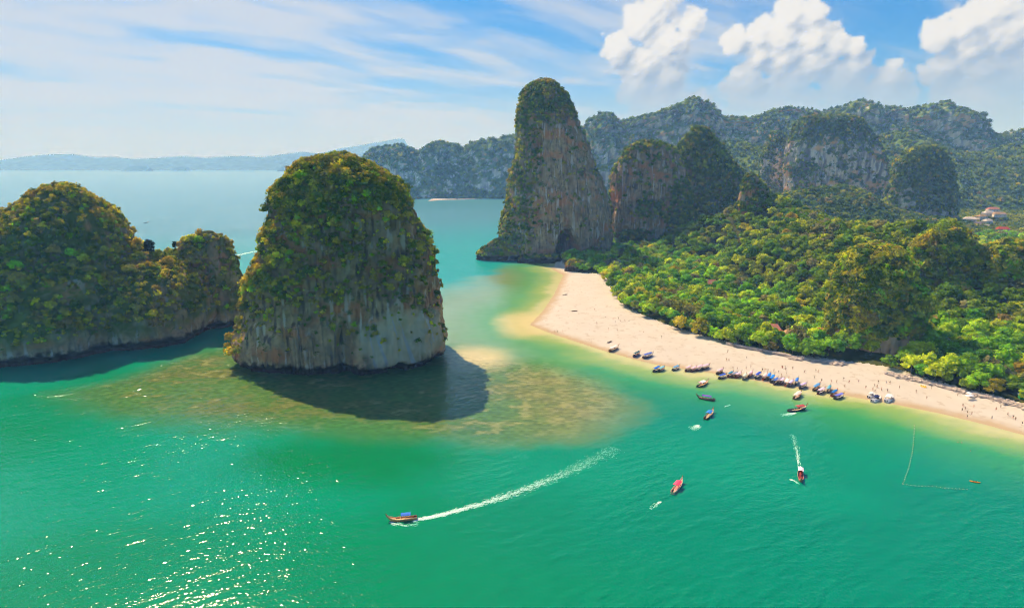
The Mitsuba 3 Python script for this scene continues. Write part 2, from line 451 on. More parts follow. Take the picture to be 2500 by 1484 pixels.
def ground_z(xy):
    xy = np.asarray(xy, float)
    dl, dv = signed(land_poly, land_line, xy), signed(veg_poly, veg_line, xy)
    n = meshkit.fbm(np.c_[xy / 14, 0 * xy[:, 0]], 3, 5) - .5
    knoll = meshkit.fbm(np.c_[xy / 42, 0 * xy[:, 0]], 2, 15) - .5
    beach = np.where(dl < 0, np.maximum(dl * .08, -2.5), 2.6 * (1 - np.exp(-np.maximum(dl, 0) * .032))) + .25 * n * sstep(4, 15, dl)
    hr = rbf(xy)
    hill = np.maximum(hr, 2.5) + 2.5 * n + 22 * knoll * sstep(8, 28, hr) * sstep(350, 300, xy[:, 0])
    far = sstep(900, 1200, xy[:, 1]) + sstep(700, 1000, xy[:, 0])
    hill = hill * (1 - np.clip(far, 0, 1)) + 3.5 * np.clip(far, 0, 1)
    k = sstep(0, 30, dv)
    return beach * (1 - k) + np.maximum(hill, beach) * k, dl, dv


gx = np.unique(np.concatenate([np.arange(0, 420, 2.0), np.arange(420, 800, 10.0), np.arange(800, 3000, 60.0)]))
gy = np.unique(np.concatenate([np.arange(190, 480, 2.0), np.arange(480, 760, 3.0), np.arange(760, 1000, 10.0), np.arange(1000, 2500, 60.0)]))
X, Y = np.meshgrid(gx, gy)
xy = np.stack([X, Y], -1).reshape(-1, 2)
gz, gdl, gdv = ground_z(xy)
GV = np.c_[xy, gz]
gf = grid_faces(len(gy), len(gx))
dlc, dvc = gdl[gf].mean(1), gdv[gf].mean(1)
keep = dlc > -22


def used(V, f):
    u, inv = np.unique(f, return_inverse=True)
    return V[u], inv.reshape(f.shape)


structure('beach', mikit.ply(used(GV, gf[keep & (dvc < 4)]), 'sand', smooth=True), 'pale sand beach curving along the bay')
structure('ground', mikit.ply(used(GV, gf[keep & (dvc >= 4)]), 'soil', smooth=True), 'forest floor rising from the beach to the hill')
fb = [G(px, py) for px, py in [(1045, 491), (1090, 488), (1140, 487), (1190, 485), (1240, 482)]]
V = np.array([[q[0], q[1] - 25 + 60 * k, -.5 + 1.2 * k] for q in fb for k in (0, 1, 2)])
structure('beach', mikit.ply((V, grid_faces(5, 3)), 'sand', smooth=True), 'distant sand beach under the far cliffs')

# ------------------------------------------------------------------ limestone rocks


def karst(rows, yc, asp, seed, nt, step, rough=1.0, flute=1.0, notch=0.0, sup=2.5, alcoves=(), z0=-3.0, ledge=0.0, veg=3.0):
    """A limestone stack from its outline: rows of (height in the photograph, left, right), at the distance yc; asp: depth over width"""
    L = []
    for py, xl, xr in rows:
        a, b = P(xl, py, yc), P(xr, py, yc)
        L.append((a[2], a[0], b[0]))
    L.sort()
    L = [l for l in L if l[0] > z0 + 1]
    L = [(z0, L[0][1], L[0][2])] + L
    L = [(l[0] - veg * max(l[0] / L[-1][0], 0) ** 3, l[1] + .35 * veg, l[2] - .35 * veg) for l in L]
    z = np.array([l[0] for l in L]); xl = np.array([l[1] for l in L]); xr = np.array([l[2] for l in L])
    ztop = z[-1] + .07 * (xr[-1] - xl[-1])
    cx, rx = PchipInterpolator(z, (xl + xr) / 2), PchipInterpolator(z, (xr - xl) / 2)
    zz = np.linspace(z0, z[-1], 600); rr = rx(zz)
    tcap = np.linspace(0, 1, 60)[1:]
    zz = np.r_[zz, z[-1] + (ztop - z[-1]) * np.sin(tcap * np.pi / 2)]; rr = np.r_[rr, rr[-1] * np.cos(tcap * np.pi / 2)]
    cc = np.r_[cx(np.minimum(zz, z[-1]))]
    s = np.r_[0, np.cumsum(np.hypot(np.diff(zz), np.diff(rr)))]
    m = int(s[-1] / step) + 2
    si = np.linspace(0, s[-1], m)
    zz, rr, cc = np.interp(si, s, zz), np.interp(si, s, rr), np.interp(si, s, cc)
    th = np.arange(nt) / nt * 2 * np.pi
    c, sn = np.cos(th), np.sin(th)
    k = (np.abs(c) ** sup + np.abs(sn) ** sup) ** (-1 / sup)
    ux, uy = c * k, sn * k
    V = np.stack([cc[:, None] + rr[:, None] * ux, yc + asp * rr[:, None] * uy, np.repeat(zz[:, None], nt, 1)], -1)
    rmax = rr.max()
    nd = np.stack([np.broadcast_to(c, V.shape[:2]), np.broadcast_to(sn, V.shape[:2]), np.broadcast_to(np.gradient(-rr)[:, None] / (np.abs(np.gradient(zz))[:, None] + np.abs(np.gradient(rr))[:, None] + 1e-6), V.shape[:2])], -1)
    nd /= np.linalg.norm(nd, axis=2, keepdims=True)
    q = V + 1000 * seed
    big = meshkit.fbm(q / (rmax * .55), 3, seed) - .5
    mid = meshkit.fbm(q / [11, 11, 15], 4, seed + 5) - .5
    fine = meshkit.fbm(q / [3.2, 3.2, 4.5], 3, seed + 9) - .5
    fl = 1 - np.abs(2 * meshkit.fbm(q / [5.5, 5.5, 48], 3, seed + 13) - 1)
    led = meshkit.fbm(q / [30, 30, 5], 2, seed + 17) - .5
    fade = sstep(0, .35 * rmax, rr)[:, None] * .85 + .15
    d = 1.3 + rough * (rmax * .15 * big * fade + 8.0 * mid * fade + 2.6 * fine) - flute * 5.0 * (fl - .62) * fade + ledge * led * fade
    for (ax_, az_, wx_, wz_, dep) in alcoves:
        e = np.hypot((V[..., 0] - ax_) / wx_, (V[..., 2] - az_) / wz_)
        d = d - dep * sstep(1.12, .72, e + .25 * mid) * (sn < 0)
    if notch:
        d = d - notch * sstep(5.5, 2.5, V[..., 2] + 4 * mid)
    V = V + nd * d[..., None]
    V[-1] = V[-1].mean(0)
    return V.reshape(-1, 3), grid_faces(m, nt, True)


def scatter(mesh, n, rg, weight, face=True):
    V, f = mesh[0], mesh[1]
    a, b, c = V[f[:, 0]], V[f[:, 1]], V[f[:, 2]]
    nn = np.cross(b - a, c - a); ar = np.linalg.norm(nn, axis=1); nn /= ar[:, None] + 1e-12
    cen = (a + b + c) / 3
    w = ar * np.clip(weight(cen, nn), 0, None)
    if face:
        vd = np.array([0, 0, H]) - cen
        w = w * (np.einsum('ij,ij->i', nn, vd) / np.linalg.norm(vd, axis=1) > -.3)
    w = w * (cen[:, 2] > 1.0)
    pick = rg.choice(len(f), n, p=w / w.sum())
    u = rg.random((n, 2)); fl_ = u.sum(1) > 1; u[fl_] = 1 - u[fl_]
    p = a[pick] + (b - a)[pick] * u[:, :1] + (c - a)[pick] * u[:, 1:]
    return p, nn[pick]


GREENS = np.array([lin(*c) for c in [(98, 122, 34), (128, 142, 36), (78, 106, 38), (150, 156, 40), (108, 124, 46), (134, 132, 52), (84, 112, 44)]])
BRIGHT = np.array([lin(*c) for c in [(136, 180, 34), (110, 162, 38), (160, 188, 40), (90, 146, 44), (126, 168, 46), (178, 192, 40)]])
HP = np.vstack([GREENS, [BRIGHT[0]], [lin(186, 186, 44)], [lin(168, 164, 52)]])
DRY = np.array([lin(*c) for c in [(206, 192, 46), (196, 170, 56), (176, 160, 76), (212, 202, 48), (170, 146, 74)]])


GOLD = []


def tones(p, rg, dry=.14, pal=GREENS, sc=22.0, seed=40):
    """One tone per plant, drifting from place to place"""
    n = len(p)
    a = meshkit.fbm(p / sc, 3, seed); b = meshkit.fbm(p / (sc * .4), 2, seed + 3)
    i = np.clip(((a - .5) * 2.2 + .5 + .35 * rg.normal(size=n)) * len(pal), 0, len(pal) - 1).astype(int)
    c = 1.22 * pal[i] * (.75 + .5 * rg.random((n, 1)))
    v = b + .12 * rg.normal(size=n)
    isdry = v > np.quantile(v, 1 - dry) if dry > 0 else np.zeros(n, bool)
    for gc, gr in GOLD:      # groves that have turned golden in the dry season
        isdry |= (np.linalg.norm(p - gc, axis=1) / gr + .35 * rg.normal(size=n)) < 1
    c[isdry] = DRY[rg.integers(0, len(DRY), isdry.sum())] * (.7 + .5 * rg.random((isdry.sum(), 1)))
    return c


def shrubs(mesh, n, rg, weight, r0, r1, k, leaf, dry=.14, pal=GREENS, flat=.8, seed=40, off=.35):
    p, nn = scatter(mesh, n, rg, weight)
    R = r0 + (r1 - r0) * rg.random(n) ** 2
    C, tn_ = p + nn * (R * off)[:, None] + [0, 0, .2], tones(p, rg, dry, pal, seed=seed)
    return join([leaf_cloud(C, R, k, 1.3 * leaf * (R / R.mean()) ** .5, tn_, rg, flat=flat, low=-.6), blobs(C, R * .66, tn_ * .9, rg, flat)])


def rock_thing(name, label, meshes, bsdf='limestone', veg=None, stal=None):
    k = thing(name, label, 'rock')
    part(k, 'cliff', mikit.ply(join(meshes), bsdf, smooth=True))
    if veg is not None:
        part(k, 'shrubs', foliage(veg), 'stuff')
    return k


# the big stack in the middle of the bay
ROWS = [(368, 800, 850), (373, 768, 882), (385, 744, 905), (400, 724, 925), (430, 702, 962), (470, 684, 990), (520, 667, 1016), (580, 650, 1040), (640, 632, 1053), (700, 614, 1067), (760, 600, 1078), (820, 588, 1086), (880, 578, 1092)]
a1 = P(985, 905, 345)
stack = karst(ROWS, 377, .68, 2, 460, .75, rough=.85, flute=.9, notch=6.5, sup=3.0, veg=5.5, alcoves=[(a1[0], 1, 5, 6, 7), (-96, 12, 5, 22, 6)])
rg = np.random.default_rng(5)


def w_stack(c, n):
    h = c[:, 2] + 26 * (meshkit.fbm(c / 16, 3, 71) - .5)
    up = sstep(24, 62, h)
    pat = sstep(.40, .6, meshkit.fbm(c / 10, 3, 73))
    top = sstep(92, 106, c[:, 2])
    left = sstep(-150, -165, c[:, 0]) * .8
    up = up * (1 - .55 * sstep(-100, -88, c[:, 0] + 14 * (meshkit.fbm(c / 12, 2, 75) - .5)) * sstep(98, 84, c[:, 2]))
    return (.05 + up * (.30 + 1.0 * pat)) * (.45 + .9 * np.clip(n[:, 2] + .3, 0, 1)) + 1.6 * top + left * .5 - 9 * (c[:, 2] < 11)


veg = join([shrubs(stack, 3900, rg, w_stack, .8, 2.3, 20, .5, dry=.24, pal=HP * [1.4, 1.15, 1], seed=41), shrubs(stack, 800, rg, lambda c, n: np.clip(w_stack(c, n), 0, None) ** 1.5, 2.0, 3.8, 60, .62, dry=.3, pal=HP * [1.4, 1.15, 1], seed=45)])
STACK = rock_thing('rock_stack', 'broad dome-topped limestone stack in the middle of the bay, scrubby above and bare grey below', [stack], 'stack_limestone', veg)
# hanging stalactite curtains on its seaward foot
for i in range(26):
    px = 724 + 52 * rg.random() if i < 15 else (600 + 440 * rg.random())
    q = P(px, 800, 346)
    d2 = np.hypot(stack[0][:, 0] - q[0], (stack[0][:, 2] - 8) * .8) + np.where(stack[0][:, 1] > 388, 999, 0)
    base = stack[0][np.argmin(d2)]
    zb, zt = (1.0 + 3.5 * rg.random(), 13 + 18 * rg.random()) if i < 15 else (4.5 + 3 * rg.random(), 10 + 8 * rg.random())
    zs = np.linspace(zb, zt, 7)
    y0 = [stack[0][np.argmin(np.hypot(stack[0][:, 0] - q[0], stack[0][:, 2] - max(z_, 5)) + np.where(stack[0][:, 1] > 388, 999, 0))][1] for z_ in zs]
    pts = np.c_[q[0] + rg.normal(size=7) * .25, np.minimum.accumulate(np.array(y0)[::-1])[::-1] - .3, zs]
    pts[:, 1] = np.minimum(pts[:, 1], pts[3:, 1].mean() + .4)
    part(STACK, 'stalactite', mikit.ply(tube(pts, (.35 + .9 * np.linspace(0, 1, 7) ** .7) * (.8 + .6 * rg.random()), 7), 'stack_limestone', smooth=True))

# the island on the left: a big hump, a saddle and a pinnacle
hump = karst([(441, 128, 162), (448, 98, 188), (470, 68, 220), (490, 44, 243), (515, 18, 264), (545, -4, 279), (580, -28, 295), (640, -80, 330), (700, -110, 372), (760, -130, 400), (830, -140, 410), (880, -140, 410)], 424, 1.0, 3, 460, 1.0, flute=.6, notch=5, sup=2.2, veg=5.0)
sadd = karst([(628, 350, 410), (636, 322, 440), (655, 294, 470), (700, 272, 505), (780, 252, 525), (850, 240, 540)], 434, 1.35, 4, 340, 1.0, flute=.5, notch=5, sup=2.3)
pinn = karst([(556, 498, 522), (566, 472, 540), (585, 450, 554), (620, 435, 569), (660, 427, 577), (720, 421, 585), (780, 416, 589), (840, 416, 588)], 452, .62, 6, 260, .8, flute=.9, notch=4, sup=2.4)
isle = [hump, sadd, pinn]
GOLD = [(P(372, 735, 392), 17), (P(40, 515, 410), 11), (P(8, 600, 392), 12), (P(420, 780, 392), 9), (P(830, 400, 372), 7), (P(770, 640, 345), 13), (P(690, 650, 348), 10)]
im = join(isle)


def w_isle(c, n):
    pat = sstep(.38, .55, meshkit.fbm(c / 14, 3, 83))
    low = sstep(12, 25, c[:, 2] + 12 * (meshkit.fbm(c / 10, 2, 85) - .5))
    low = low * (1 - .7 * sstep(-232, -224, c[:, 0]) * sstep(48, 38, c[:, 2]))
    return low * (.35 + pat) * (.5 + np.clip(n[:, 2] + .2, 0, 1))


veg = shrubs(im, 5200, rg, w_isle, 1.0, 3.0, 24, .62, dry=.28, pal=HP * [1.3, 1.12, 1], seed=51)
ISLE = rock_thing('rock_island', 'overgrown limestone island at the left edge with a big hump and a pointed pinnacle', isle, 'overgrown_limestone', veg)

# the tall tower and its wooded foot
a2 = P(1388, 590, 752)
tower = karst([(195, 1312, 1343), (201, 1297, 1360), (215, 1281, 1374), (240, 1271, 1389), (270, 1264, 1403), (310, 1261, 1416), (350, 1262, 1433), (390, 1258, 1449), (430, 1250, 1466), (470, 1241, 1478), (520, 1229, 1488), (570, 1222, 1493), (630, 1220, 1498)], 815, .8, 8, 420, 1.4, rough=.8, flute=1.3, notch=2, sup=2.6,
              alcoves=[(a2[0], 4, 15, 36, 62), (P(1310, 345, 780)[0], P(1310, 345, 780)[2], 7, 16, 9)])
foot = karst([(572, 1228, 1290), (590, 1200, 1300), (606, 1178, 1302), (622, 1160, 1305), (634, 1154, 1305)], 778, .34, 9, 220, 1.2, flute=.6, notch=2, sup=2.3)
foot2 = karst([(628, 1270, 1372), (638, 1262, 1385), (648, 1258, 1392)], 752, .22, 10, 140, 1.2, flute=.3, notch=1, sup=2.2)


def w_tower(c, n):
    top = sstep(168, 190, c[:, 2] + 20 * (meshkit.fbm(c / 20, 3, 91) - .5))
    left = sstep(28, 14, c[:, 0] + 10 * (meshkit.fbm(c / 12, 2, 92) - .5) - .1 * c[:, 2]) * .55
    pat = sstep(.55, .68, meshkit.fbm(c / 16, 3, 93))
    return .02 + 1.3 * top + left + .16 * pat + .9 * np.clip(n[:, 2] - .45, 0, 1)


veg = join([shrubs(tower, 2600, rg, w_tower, 1.2, 3.4, 18, .95, dry=.32, seed=61), shrubs(join([foot, foot2]), 420, rg, lambda c, n: sstep(4, 9, c[:, 2]) * np.clip(n[:, 2] + .35, 0, 1), 1.4, 3.4, 20, 1.0, dry=.28, seed=62)])
rock_thing('rock_tower', 'tallest limestone tower, bare grey and rust streaked, with a dark cave at its foot', [tower, foot, foot2], 'limestone', veg)

# second tower
tow2 = karst([(347, 1562, 1612), (356, 1538, 1646), (380, 1517, 1660), (420, 1498, 1672), (460, 1494, 1683), (520, 1493, 1688), (580, 1496, 1688), (625, 1500, 1684)], 872, .62, 12, 320, 1.5, flute=1.1, sup=2.6)
rock_thing('rock_tower', 'second limestone tower, flat fronted with a green sloping cap, beside the tallest one', [tow2], 'limestone',
           shrubs(tow2, 2300, rg, lambda c, n: 1.2 * sstep(135, 160, c[:, 2] + .35 * (c[:, 0] - 150) * -1 + 15 * (meshkit.fbm(c / 18, 2, 95) - .5)) + .9 * sstep(.5, .62, meshkit.fbm(c / 20, 3, 96)) * sstep(110, 60, c[:, 2]) + .8 * sstep(205, 225, c[:, 0]) * sstep(110, 70, c[:, 2]) + .8 * np.clip(n[:, 2] - .2, 0, 1), 1.4, 4.0, 18, 1.15, seed=63))
# the pointed green peak behind it
peak = karst([(310, 1698, 1714), (322, 1682, 1733), (350, 1666, 1755), (390, 1657, 1782), (420, 1656, 1803), (460, 1650, 1830), (520, 1640, 1860), (590, 1630, 1880)], 960, .6, 14, 300, 1.8, rough=1.2, flute=.7, sup=2.2)
rock_thing('rock_peak', 'pointed forest clad limestone peak behind the second tower', [peak], 'overgrown_limestone', shrubs(peak, 4600, rg, lambda c, n: .35 + sstep(.4, .55, meshkit.fbm(c / 24, 3, 97)), 1.8, 4.6, 18, 1.35, dry=.12, seed=64))
# small pinnacle on the forest ridge
knob = karst([(424, 1827, 1849), (445, 1816, 1862), (470, 1806, 1876), (510, 1801, 1886), (560, 1796, 1895)], 745, .7, 15, 180, 1.3, flute=.8, sup=2.3)
rock_thing('rock_pinnacle', 'small rounded rock pinnacle rising from the forest ridge', [knob], 'limestone', shrubs(knob, 700, rg, lambda c, n: sstep(.4, .55, meshkit.fbm(c / 14, 3, 98)) + 1.2 * sstep(.2, .7, n[:, 2]), 1.2, 3.2, 18, 1.0, dry=.12, seed=65))
# headlands above the right half of the beach
dome = karst([(606, 2112, 2166), (616, 2090, 2190), (642, 2077, 2210), (680, 2067, 2220), (730, 2060, 2223), (790, 2054, 2222), (840, 2052, 2212), (870, 2052, 2204), (900, 2054, 2198)], 386, 1.12, 16, 300, .8, rough=1.1, flute=.6, sup=2.4, z0=0)
rock_thing('rock_headland', 'shaggy green headland standing on the beach with a bare tan rock face at its foot', [dome], 'tan_limestone',
           shrubs(dome, 2600, rg, lambda c, n: sstep(13, 20, c[:, 2] + 6 * (meshkit.fbm(c / 9, 2, 99) - .5)) * (.25 + sstep(.38, .52, meshkit.fbm(c / 9, 3, 100))), 1.3, 4.2, 34, .66, dry=.14, pal=HP, seed=66))
dom2 = karst([(560, 2285, 2345), (577, 2258, 2366), (610, 2243, 2378), (660, 2236, 2382), (720, 2232, 2386), (800, 2228, 2375)], 462, .62, 17, 220, 1.0, rough=1.2, flute=.6, sup=2.4, z0=0)
rock_thing('rock_headland', 'dark sided green headland left of the shaded gorge', [dom2], 'overgrown_limestone', shrubs(dom2, 1900, rg, lambda c, n: (.3 + sstep(.38, .52, meshkit.fbm(c / 9, 3, 101))) * sstep(-.95, -.2, -n[:, 0] + .4 * n[:, 2]), 1.4, 4.4, 32, .72, dry=.1, pal=HP, seed=67))
dom3 = karst([(590, 2446, 2486), (605, 2420, 2530), (640, 2408, 2580), (700, 2402, 2600), (760, 2398, 2600)], 448, .62, 18, 220, 1.0, rough=1.2, flute=.6, sup=2.4, z0=0)
rock_thing('rock_headland', 'green headland at the right edge, right of the shaded gorge', [dom3], 'overgrown_limestone', shrubs(dom3, 1900, rg, lambda c, n: .3 + sstep(.38, .52, meshkit.fbm(c / 9, 3, 102)), 1.4, 4.4, 32, .72, dry=.1, pal=HP, seed=68))
# the boulder at the head of the beach
bould = karst([(634, 1395, 1420), (641, 1386, 1431), (652, 1381, 1437), (668, 1379, 1440)], 688, .6, 19, 120, .7, rough=.8, flute=.5, sup=2.3, z0=0)
rock_thing('beach_boulder', 'rounded boulder with shrubs at the far end of the beach', [bould], 'limestone', shrubs(bould, 150, rg, lambda c, n: np.clip(n[:, 2], 0, 1) * sstep(5, 9, c[:, 2]), .9, 2.2, 22, .7, dry=.25, seed=69))

# massifs further inland
massif = karst([(281, 1968, 2010), (290, 1950, 2085), (305, 1943, 2110), (330, 1935, 2128), (370, 1923, 2147), (420, 1916, 2157), (470, 1912, 2164), (520, 1906, 2170)], 1480, .5, 22, 340, 3.0, rough=1.4, flute=2.0, sup=2.6)
rock_thing('rock_massif', 'broad limestone massif with orange and white streaked cliffs behind the forest', [massif], 'massif_limestone', shrubs(massif, 1900, rg, lambda c, n: .04 + 2 * sstep(165, 205, c[:, 2]) + 1.2 * sstep(.56, .64, meshkit.fbm(c / 36, 3, 111)) + 1.5 * np.clip(n[:, 2] - .1, 0, 1), 3, 6.5, 14, 2.2, dry=.08, seed=70))
mound = karst([(360, 2238, 2276), (376, 2208, 2303), (410, 2187, 2318), (460, 2174, 2328), (530, 2163, 2334), (560, 2160, 2335)], 1200, .5, 23, 260, 2.4, rough=1.4, flute=1.0, sup=2.4)
rock_thing('rock_massif', 'dark forested rock mound with a bare purple grey foot at the right', [mound], 'far_limestone', shrubs(mound, 2600, rg, lambda c, n: (.25 + sstep(.42, .55, meshkit.fbm(c / 30, 3, 112))) * sstep(18, 66, c[:, 2] + 90 * (meshkit.fbm(c / 28, 3, 113) - .5)), 2.4, 5.5, 16, 1.8, dry=.08, seed=71))
slim = karst([(324, 1888, 1912), (340, 1875, 1924), (380, 1864, 1930), (430, 1860, 1930), (490, 1852, 1930)], 1620, .7, 24, 160, 3.0, rough=1.3, flute=1.2, sup=2.3)
rock_thing('rock_dome', 'slim wooded rock dome just left of the streaked massif', [slim], 'far_limestone', shrubs(slim, 900, rg, lambda c, n: .2 + sstep(.45, .56, meshkit.fbm(c / 30, 3, 114)), 3, 6, 14, 2.2, dry=.06, seed=72))


def ridge(outline, Yc, D, seed, step, base=0.0, amp=1.0, back=.4, pw=2.2, nt=70, fine=1.0):
    """A cliff or hill range following an outline seen at the distance Yc; D: depth of its front"""
    pts = np.array([P(px, py, Yc)[[0, 2]] for px, py in outline])
    xs = np.arange(pts[0, 0], pts[-1, 0], step)
    top = np.interp(xs, pts[:, 0], pts[:, 1])
    t = np.concatenate([np.linspace(0, 1, nt), 1 + np.linspace(0, 1, 12)[1:] * back])
    f = np.where(t <= 1, 1 - np.clip(1 - t, 0, 1) ** pw, 1 - ((t - 1) / back) ** 1.6)
    yy = np.where(t <= 1, -np.clip(1 - t, 0, 1) ** 1.15, (t - 1) * 1.5)
    V = np.stack([np.broadcast_to(xs, (len(t), len(xs))), Yc + D * np.broadcast_to(yy[:, None], (len(t), len(xs))), base + (top[None] - base) * f[:, None]], -1)
    q = V + 500 * seed
    s = amp * np.clip(top.mean() / 200, .3, 2)
    big = meshkit.fbm(q / [130, 130, 170], 3, seed) - .5
    mid = meshkit.fbm(q / [34, 34, 46], 4, seed + 3) - .5
    fl = 1 - np.abs(2 * meshkit.fbm(q / [24, 24, 190], 3, seed + 7) - 1)
    d = s * (110 * big + fine * (40 * mid - 34 * (fl - .6))) * np.sin(np.clip(f, 0, 1) * np.pi * .5 + .3)[:, None]
    V[..., 1] -= d
    V[..., 2] += fine * s * (16 * mid + 5 * (meshkit.fbm(q / 12, 2, seed + 11) - .5)) * sstep(0, .4, f)[:, None]
    V[..., 2] = np.maximum(V[..., 2], base - 2)
    return V.reshape(-1, 3), grid_faces(len(t), len(xs))


def wooded(name, label, mesh, n, r0, r1, seed, thr=.42, leaf=3.0, pal=GREENS[:3], dry=.03, k=12):
    kk = structure(name, mikit.ply(mesh, 'far_limestone', smooth=True), label)
    rg2 = np.random.default_rng(seed)
    V, f = mesh
    c = shrubs((V, f), n, rg2, lambda c, nn: sstep(.05, .45, nn[:, 2] + .9 * (meshkit.fbm(c / 40, 3, seed) - thr)), r0, r1, k, leaf, dry=dry, pal=pal, seed=seed + 1)
    part(kk, 'tree_cover', foliage(c), 'stuff')


back = ridge([(1395, 330), (1430, 303), (1450, 288), (1475, 280), (1500, 294), (1512, 303), (1560, 288), (1610, 273), (1640, 265), (1660, 250), (1690, 240), (1722, 254), (1750, 288), (1800, 293), (1850, 286), (1900, 266), (1940, 260), (1965, 271), (2000, 273), (2050, 265), (2080, 250), (2110, 256),
              (2150, 265), (2210, 271), (2240, 261), (2290, 254), (2340, 265), (2370, 279), (2395, 318), (2430, 328), (2470, 321), (2560, 330), (2700, 300)], 2350, 260, 31, 7.0, pw=2.4)
wooded('cliff_range', 'long range of hazy limestone cliffs along the horizon at the right', back, 3000, 6, 11, 31, thr=.52)
mid_ = ridge([(1560, 420), (1640, 400), (1740, 352), (1790, 345), (1830, 352), (1870, 370), (1920, 400), (1990, 430), (2060, 440), (2160, 330), (2200, 322), (2260, 345), (2330, 372), (2380, 378), (2440, 365), (2500, 352), (2600, 350), (2700, 340)], 1900, 420, 33, 7.0, pw=1.5, amp=.7)
wooded('hills', 'wooded hills in front of the hazy cliff range', mid_, 5200, 5, 10, 33, thr=.32)
left_ = ridge([(868, 410), (880, 392), (893, 380), (910, 365), (950, 358), (985, 356), (1010, 370), (1022, 376), (1040, 362), (1052, 356), (1080, 346), (1110, 349), (1125, 362), (1140, 358), (1165, 343), (1200, 341), (1235, 335), (1260, 331), (1300, 330), (1400, 330)], 2340, 150, 35, 7.0, pw=2.6, amp=.8)
wooded('cliff_range', 'hazy limestone cliffs across the bay behind the middle stack', left_, 1100, 6, 11, 35, thr=.52)
foot_ = ridge([(1840, 540), (1870, 505), (1910, 480), (1960, 468), (2010, 462), (2060, 456), (2110, 470), (2150, 497), (2200, 522), (2270, 534), (2330, 540), (2380, 562)], 1140, 130, 39, 5.0, pw=1.5, amp=.5, back=.6)
wooded('hills', 'wooded foothill below the streaked massif', foot_, 2600, 3.5, 7, 39, thr=.12, leaf=2.0, pal=GREENS, k=14)
low = ridge([(985, 487), (1000, 470), (1020, 462), (1045, 468), (1080, 452), (1130, 458), (1160, 440), (1200, 448), (1260, 430), (1330, 430)], 2240, 60, 37, 6.0, pw=1.4, amp=.35)
wooded('shore', 'low wooded shore at the foot of the far cliffs', low, 900, 4, 8, 37, thr=.2)
for outline, Yc, sd, lab in [([(-120, 405), (-40, 396), (0, 391), (60, 383), (120, 377), (180, 377), (230, 385), (280, 384), (330, 389), (400, 385), (450, 382), (500, 386), (540, 383), (590, 381), (640, 384), (690, 377), (740, 371), (800, 378), (880, 380), (960, 395)], 12800, 41, 'low blue hills on the far side of the sea'),
                             ([(640, 395), (740, 380), (790, 373), (830, 363), (870, 357), (920, 348), (965, 340), (986, 338), (992, 352), (1010, 366), (1040, 380), (1090, 395), (1150, 400)], 15500, 43, 'pale long slope rising to a sharp blue peak on the horizon')]:
    m = ridge(outline, Yc, 900, sd, 60, amp=1.0, pw=1.4, nt=30, fine=0)
    structure('hills', mikit.ply(m, 'far_hill', smooth=False), lab)
for px, wpx, hpx in [(337, 66, 7), (443, 38, 5), (702, 40, 7)]:
    m = ridge([(px - wpx / 2, 411), (px - wpx * .3, 411 - hpx * .8), (px, 411 - hpx), (px + wpx * .35, 411 - hpx * .7), (px + wpx / 2, 411)], 10800 if px < 600 else 10000, 120, 45 + int(px), 25, amp=.1, pw=1.4, nt=14, fine=0)
    structure('islet', mikit.ply(m, 'far_hill', smooth=False), f'flat blue islet on the horizon, {"left" if px < 400 else "middle" if px < 600 else "right"}most of three')
# ------------------------------------------------------------------ trees
from scipy.interpolate import RegularGridInterpolator
gzi = RegularGridInterpolator((gy, gx), gz.reshape(len(gy), len(gx)), bounds_error=False, fill_value=-2.5)
gdvi = RegularGridInterpolator((gy, gx), gdv.reshape(len(gy), len(gx)), bounds_error=False, fill_value=-50.0)


def zat(xy):
    xy = np.atleast_2d(xy)
    return gzi(xy[:, ::-1])


def project(p):
    d = np.atleast_2d(p) - [0, 0, H]
    w = d[:, 1] * CT - d[:, 2] * ST
    return 1250 + F * d[:, 0] / w, 742 + F * (-d[:, 1] * ST - d[:, 2] * CT) / w


ROCKS = [(P(2138, 800, 386)[0], 386, 24, 29), (P(2308, 800, 462)[0], 462, 24, 17), (P(2500, 760, 448)[0], 448, 30, 18), (P(1355, 600, 815)[0], 815, 72, 58), (P(1592, 600, 872)[0], 872, 54, 34), (P(1410, 660, 688)[0], 688, 13, 8)]
CLEAR = [(1735, 726, 590, 9, 4), (1738, 735, 578, 6, 8), (1836, 806, 440, 6, 6), (1880, 822, 420, 7, 5), (1893, 838, 405, 5, 5), (1928, 838, 408, 5, 6), (2000, 842, 400, 5, 5), (2010, 858, 391, 4, 6)]
CLEAR = [(P(px, py, Yc)[0] - .02 * (P(px, py, Yc)[0]), Yc - 6, r + 1.5, r + e + 5) for px, py, Yc, r, e in CLEAR] + [(P(2112, 897, 352)[0], 352, 22, 9)]


def candidates(y0, y1, sp, rg2, x0=40, x1=1700):
    X, Y = np.meshgrid(np.arange(x0, x1, sp), np.arange(y0, y1, sp * .92))
    X = X + (np.arange(len(X)) % 2)[:, None] * sp / 2
    q = np.stack([X, Y], -1).reshape(-1, 2)
    q = q + rg2.normal(size=q.shape) * sp * .24
    dv = gdvi(q[:, ::-1])
    q = q[dv > .8]
    z = zat(q)
    u, v = project(np.c_[q, z + 6])
    ok = (u > -60) & (u < 2580) & (v < 1560)
    for (cx_, cy_, rx_, ry_) in ROCKS + CLEAR:
        ok &= np.hypot((q[:, 0] - cx_) / rx_, (q[:, 1] - cy_) / ry_) > 1
    q, z = q[ok], z[ok]
    # leave out what the hill hides
    top = np.c_[q, z + 9]
    hid = np.zeros(len(q), bool)
    for t in np.linspace(.5, .97, 24):
        m = top * t + np.array([0, 0, H]) * (1 - t)
        hid |= (zat(m[:, :2]) + 5 > m[:, 2]) & (np.linalg.norm(top - m, axis=1) > 22)
    return np.c_[q, z][~hid]


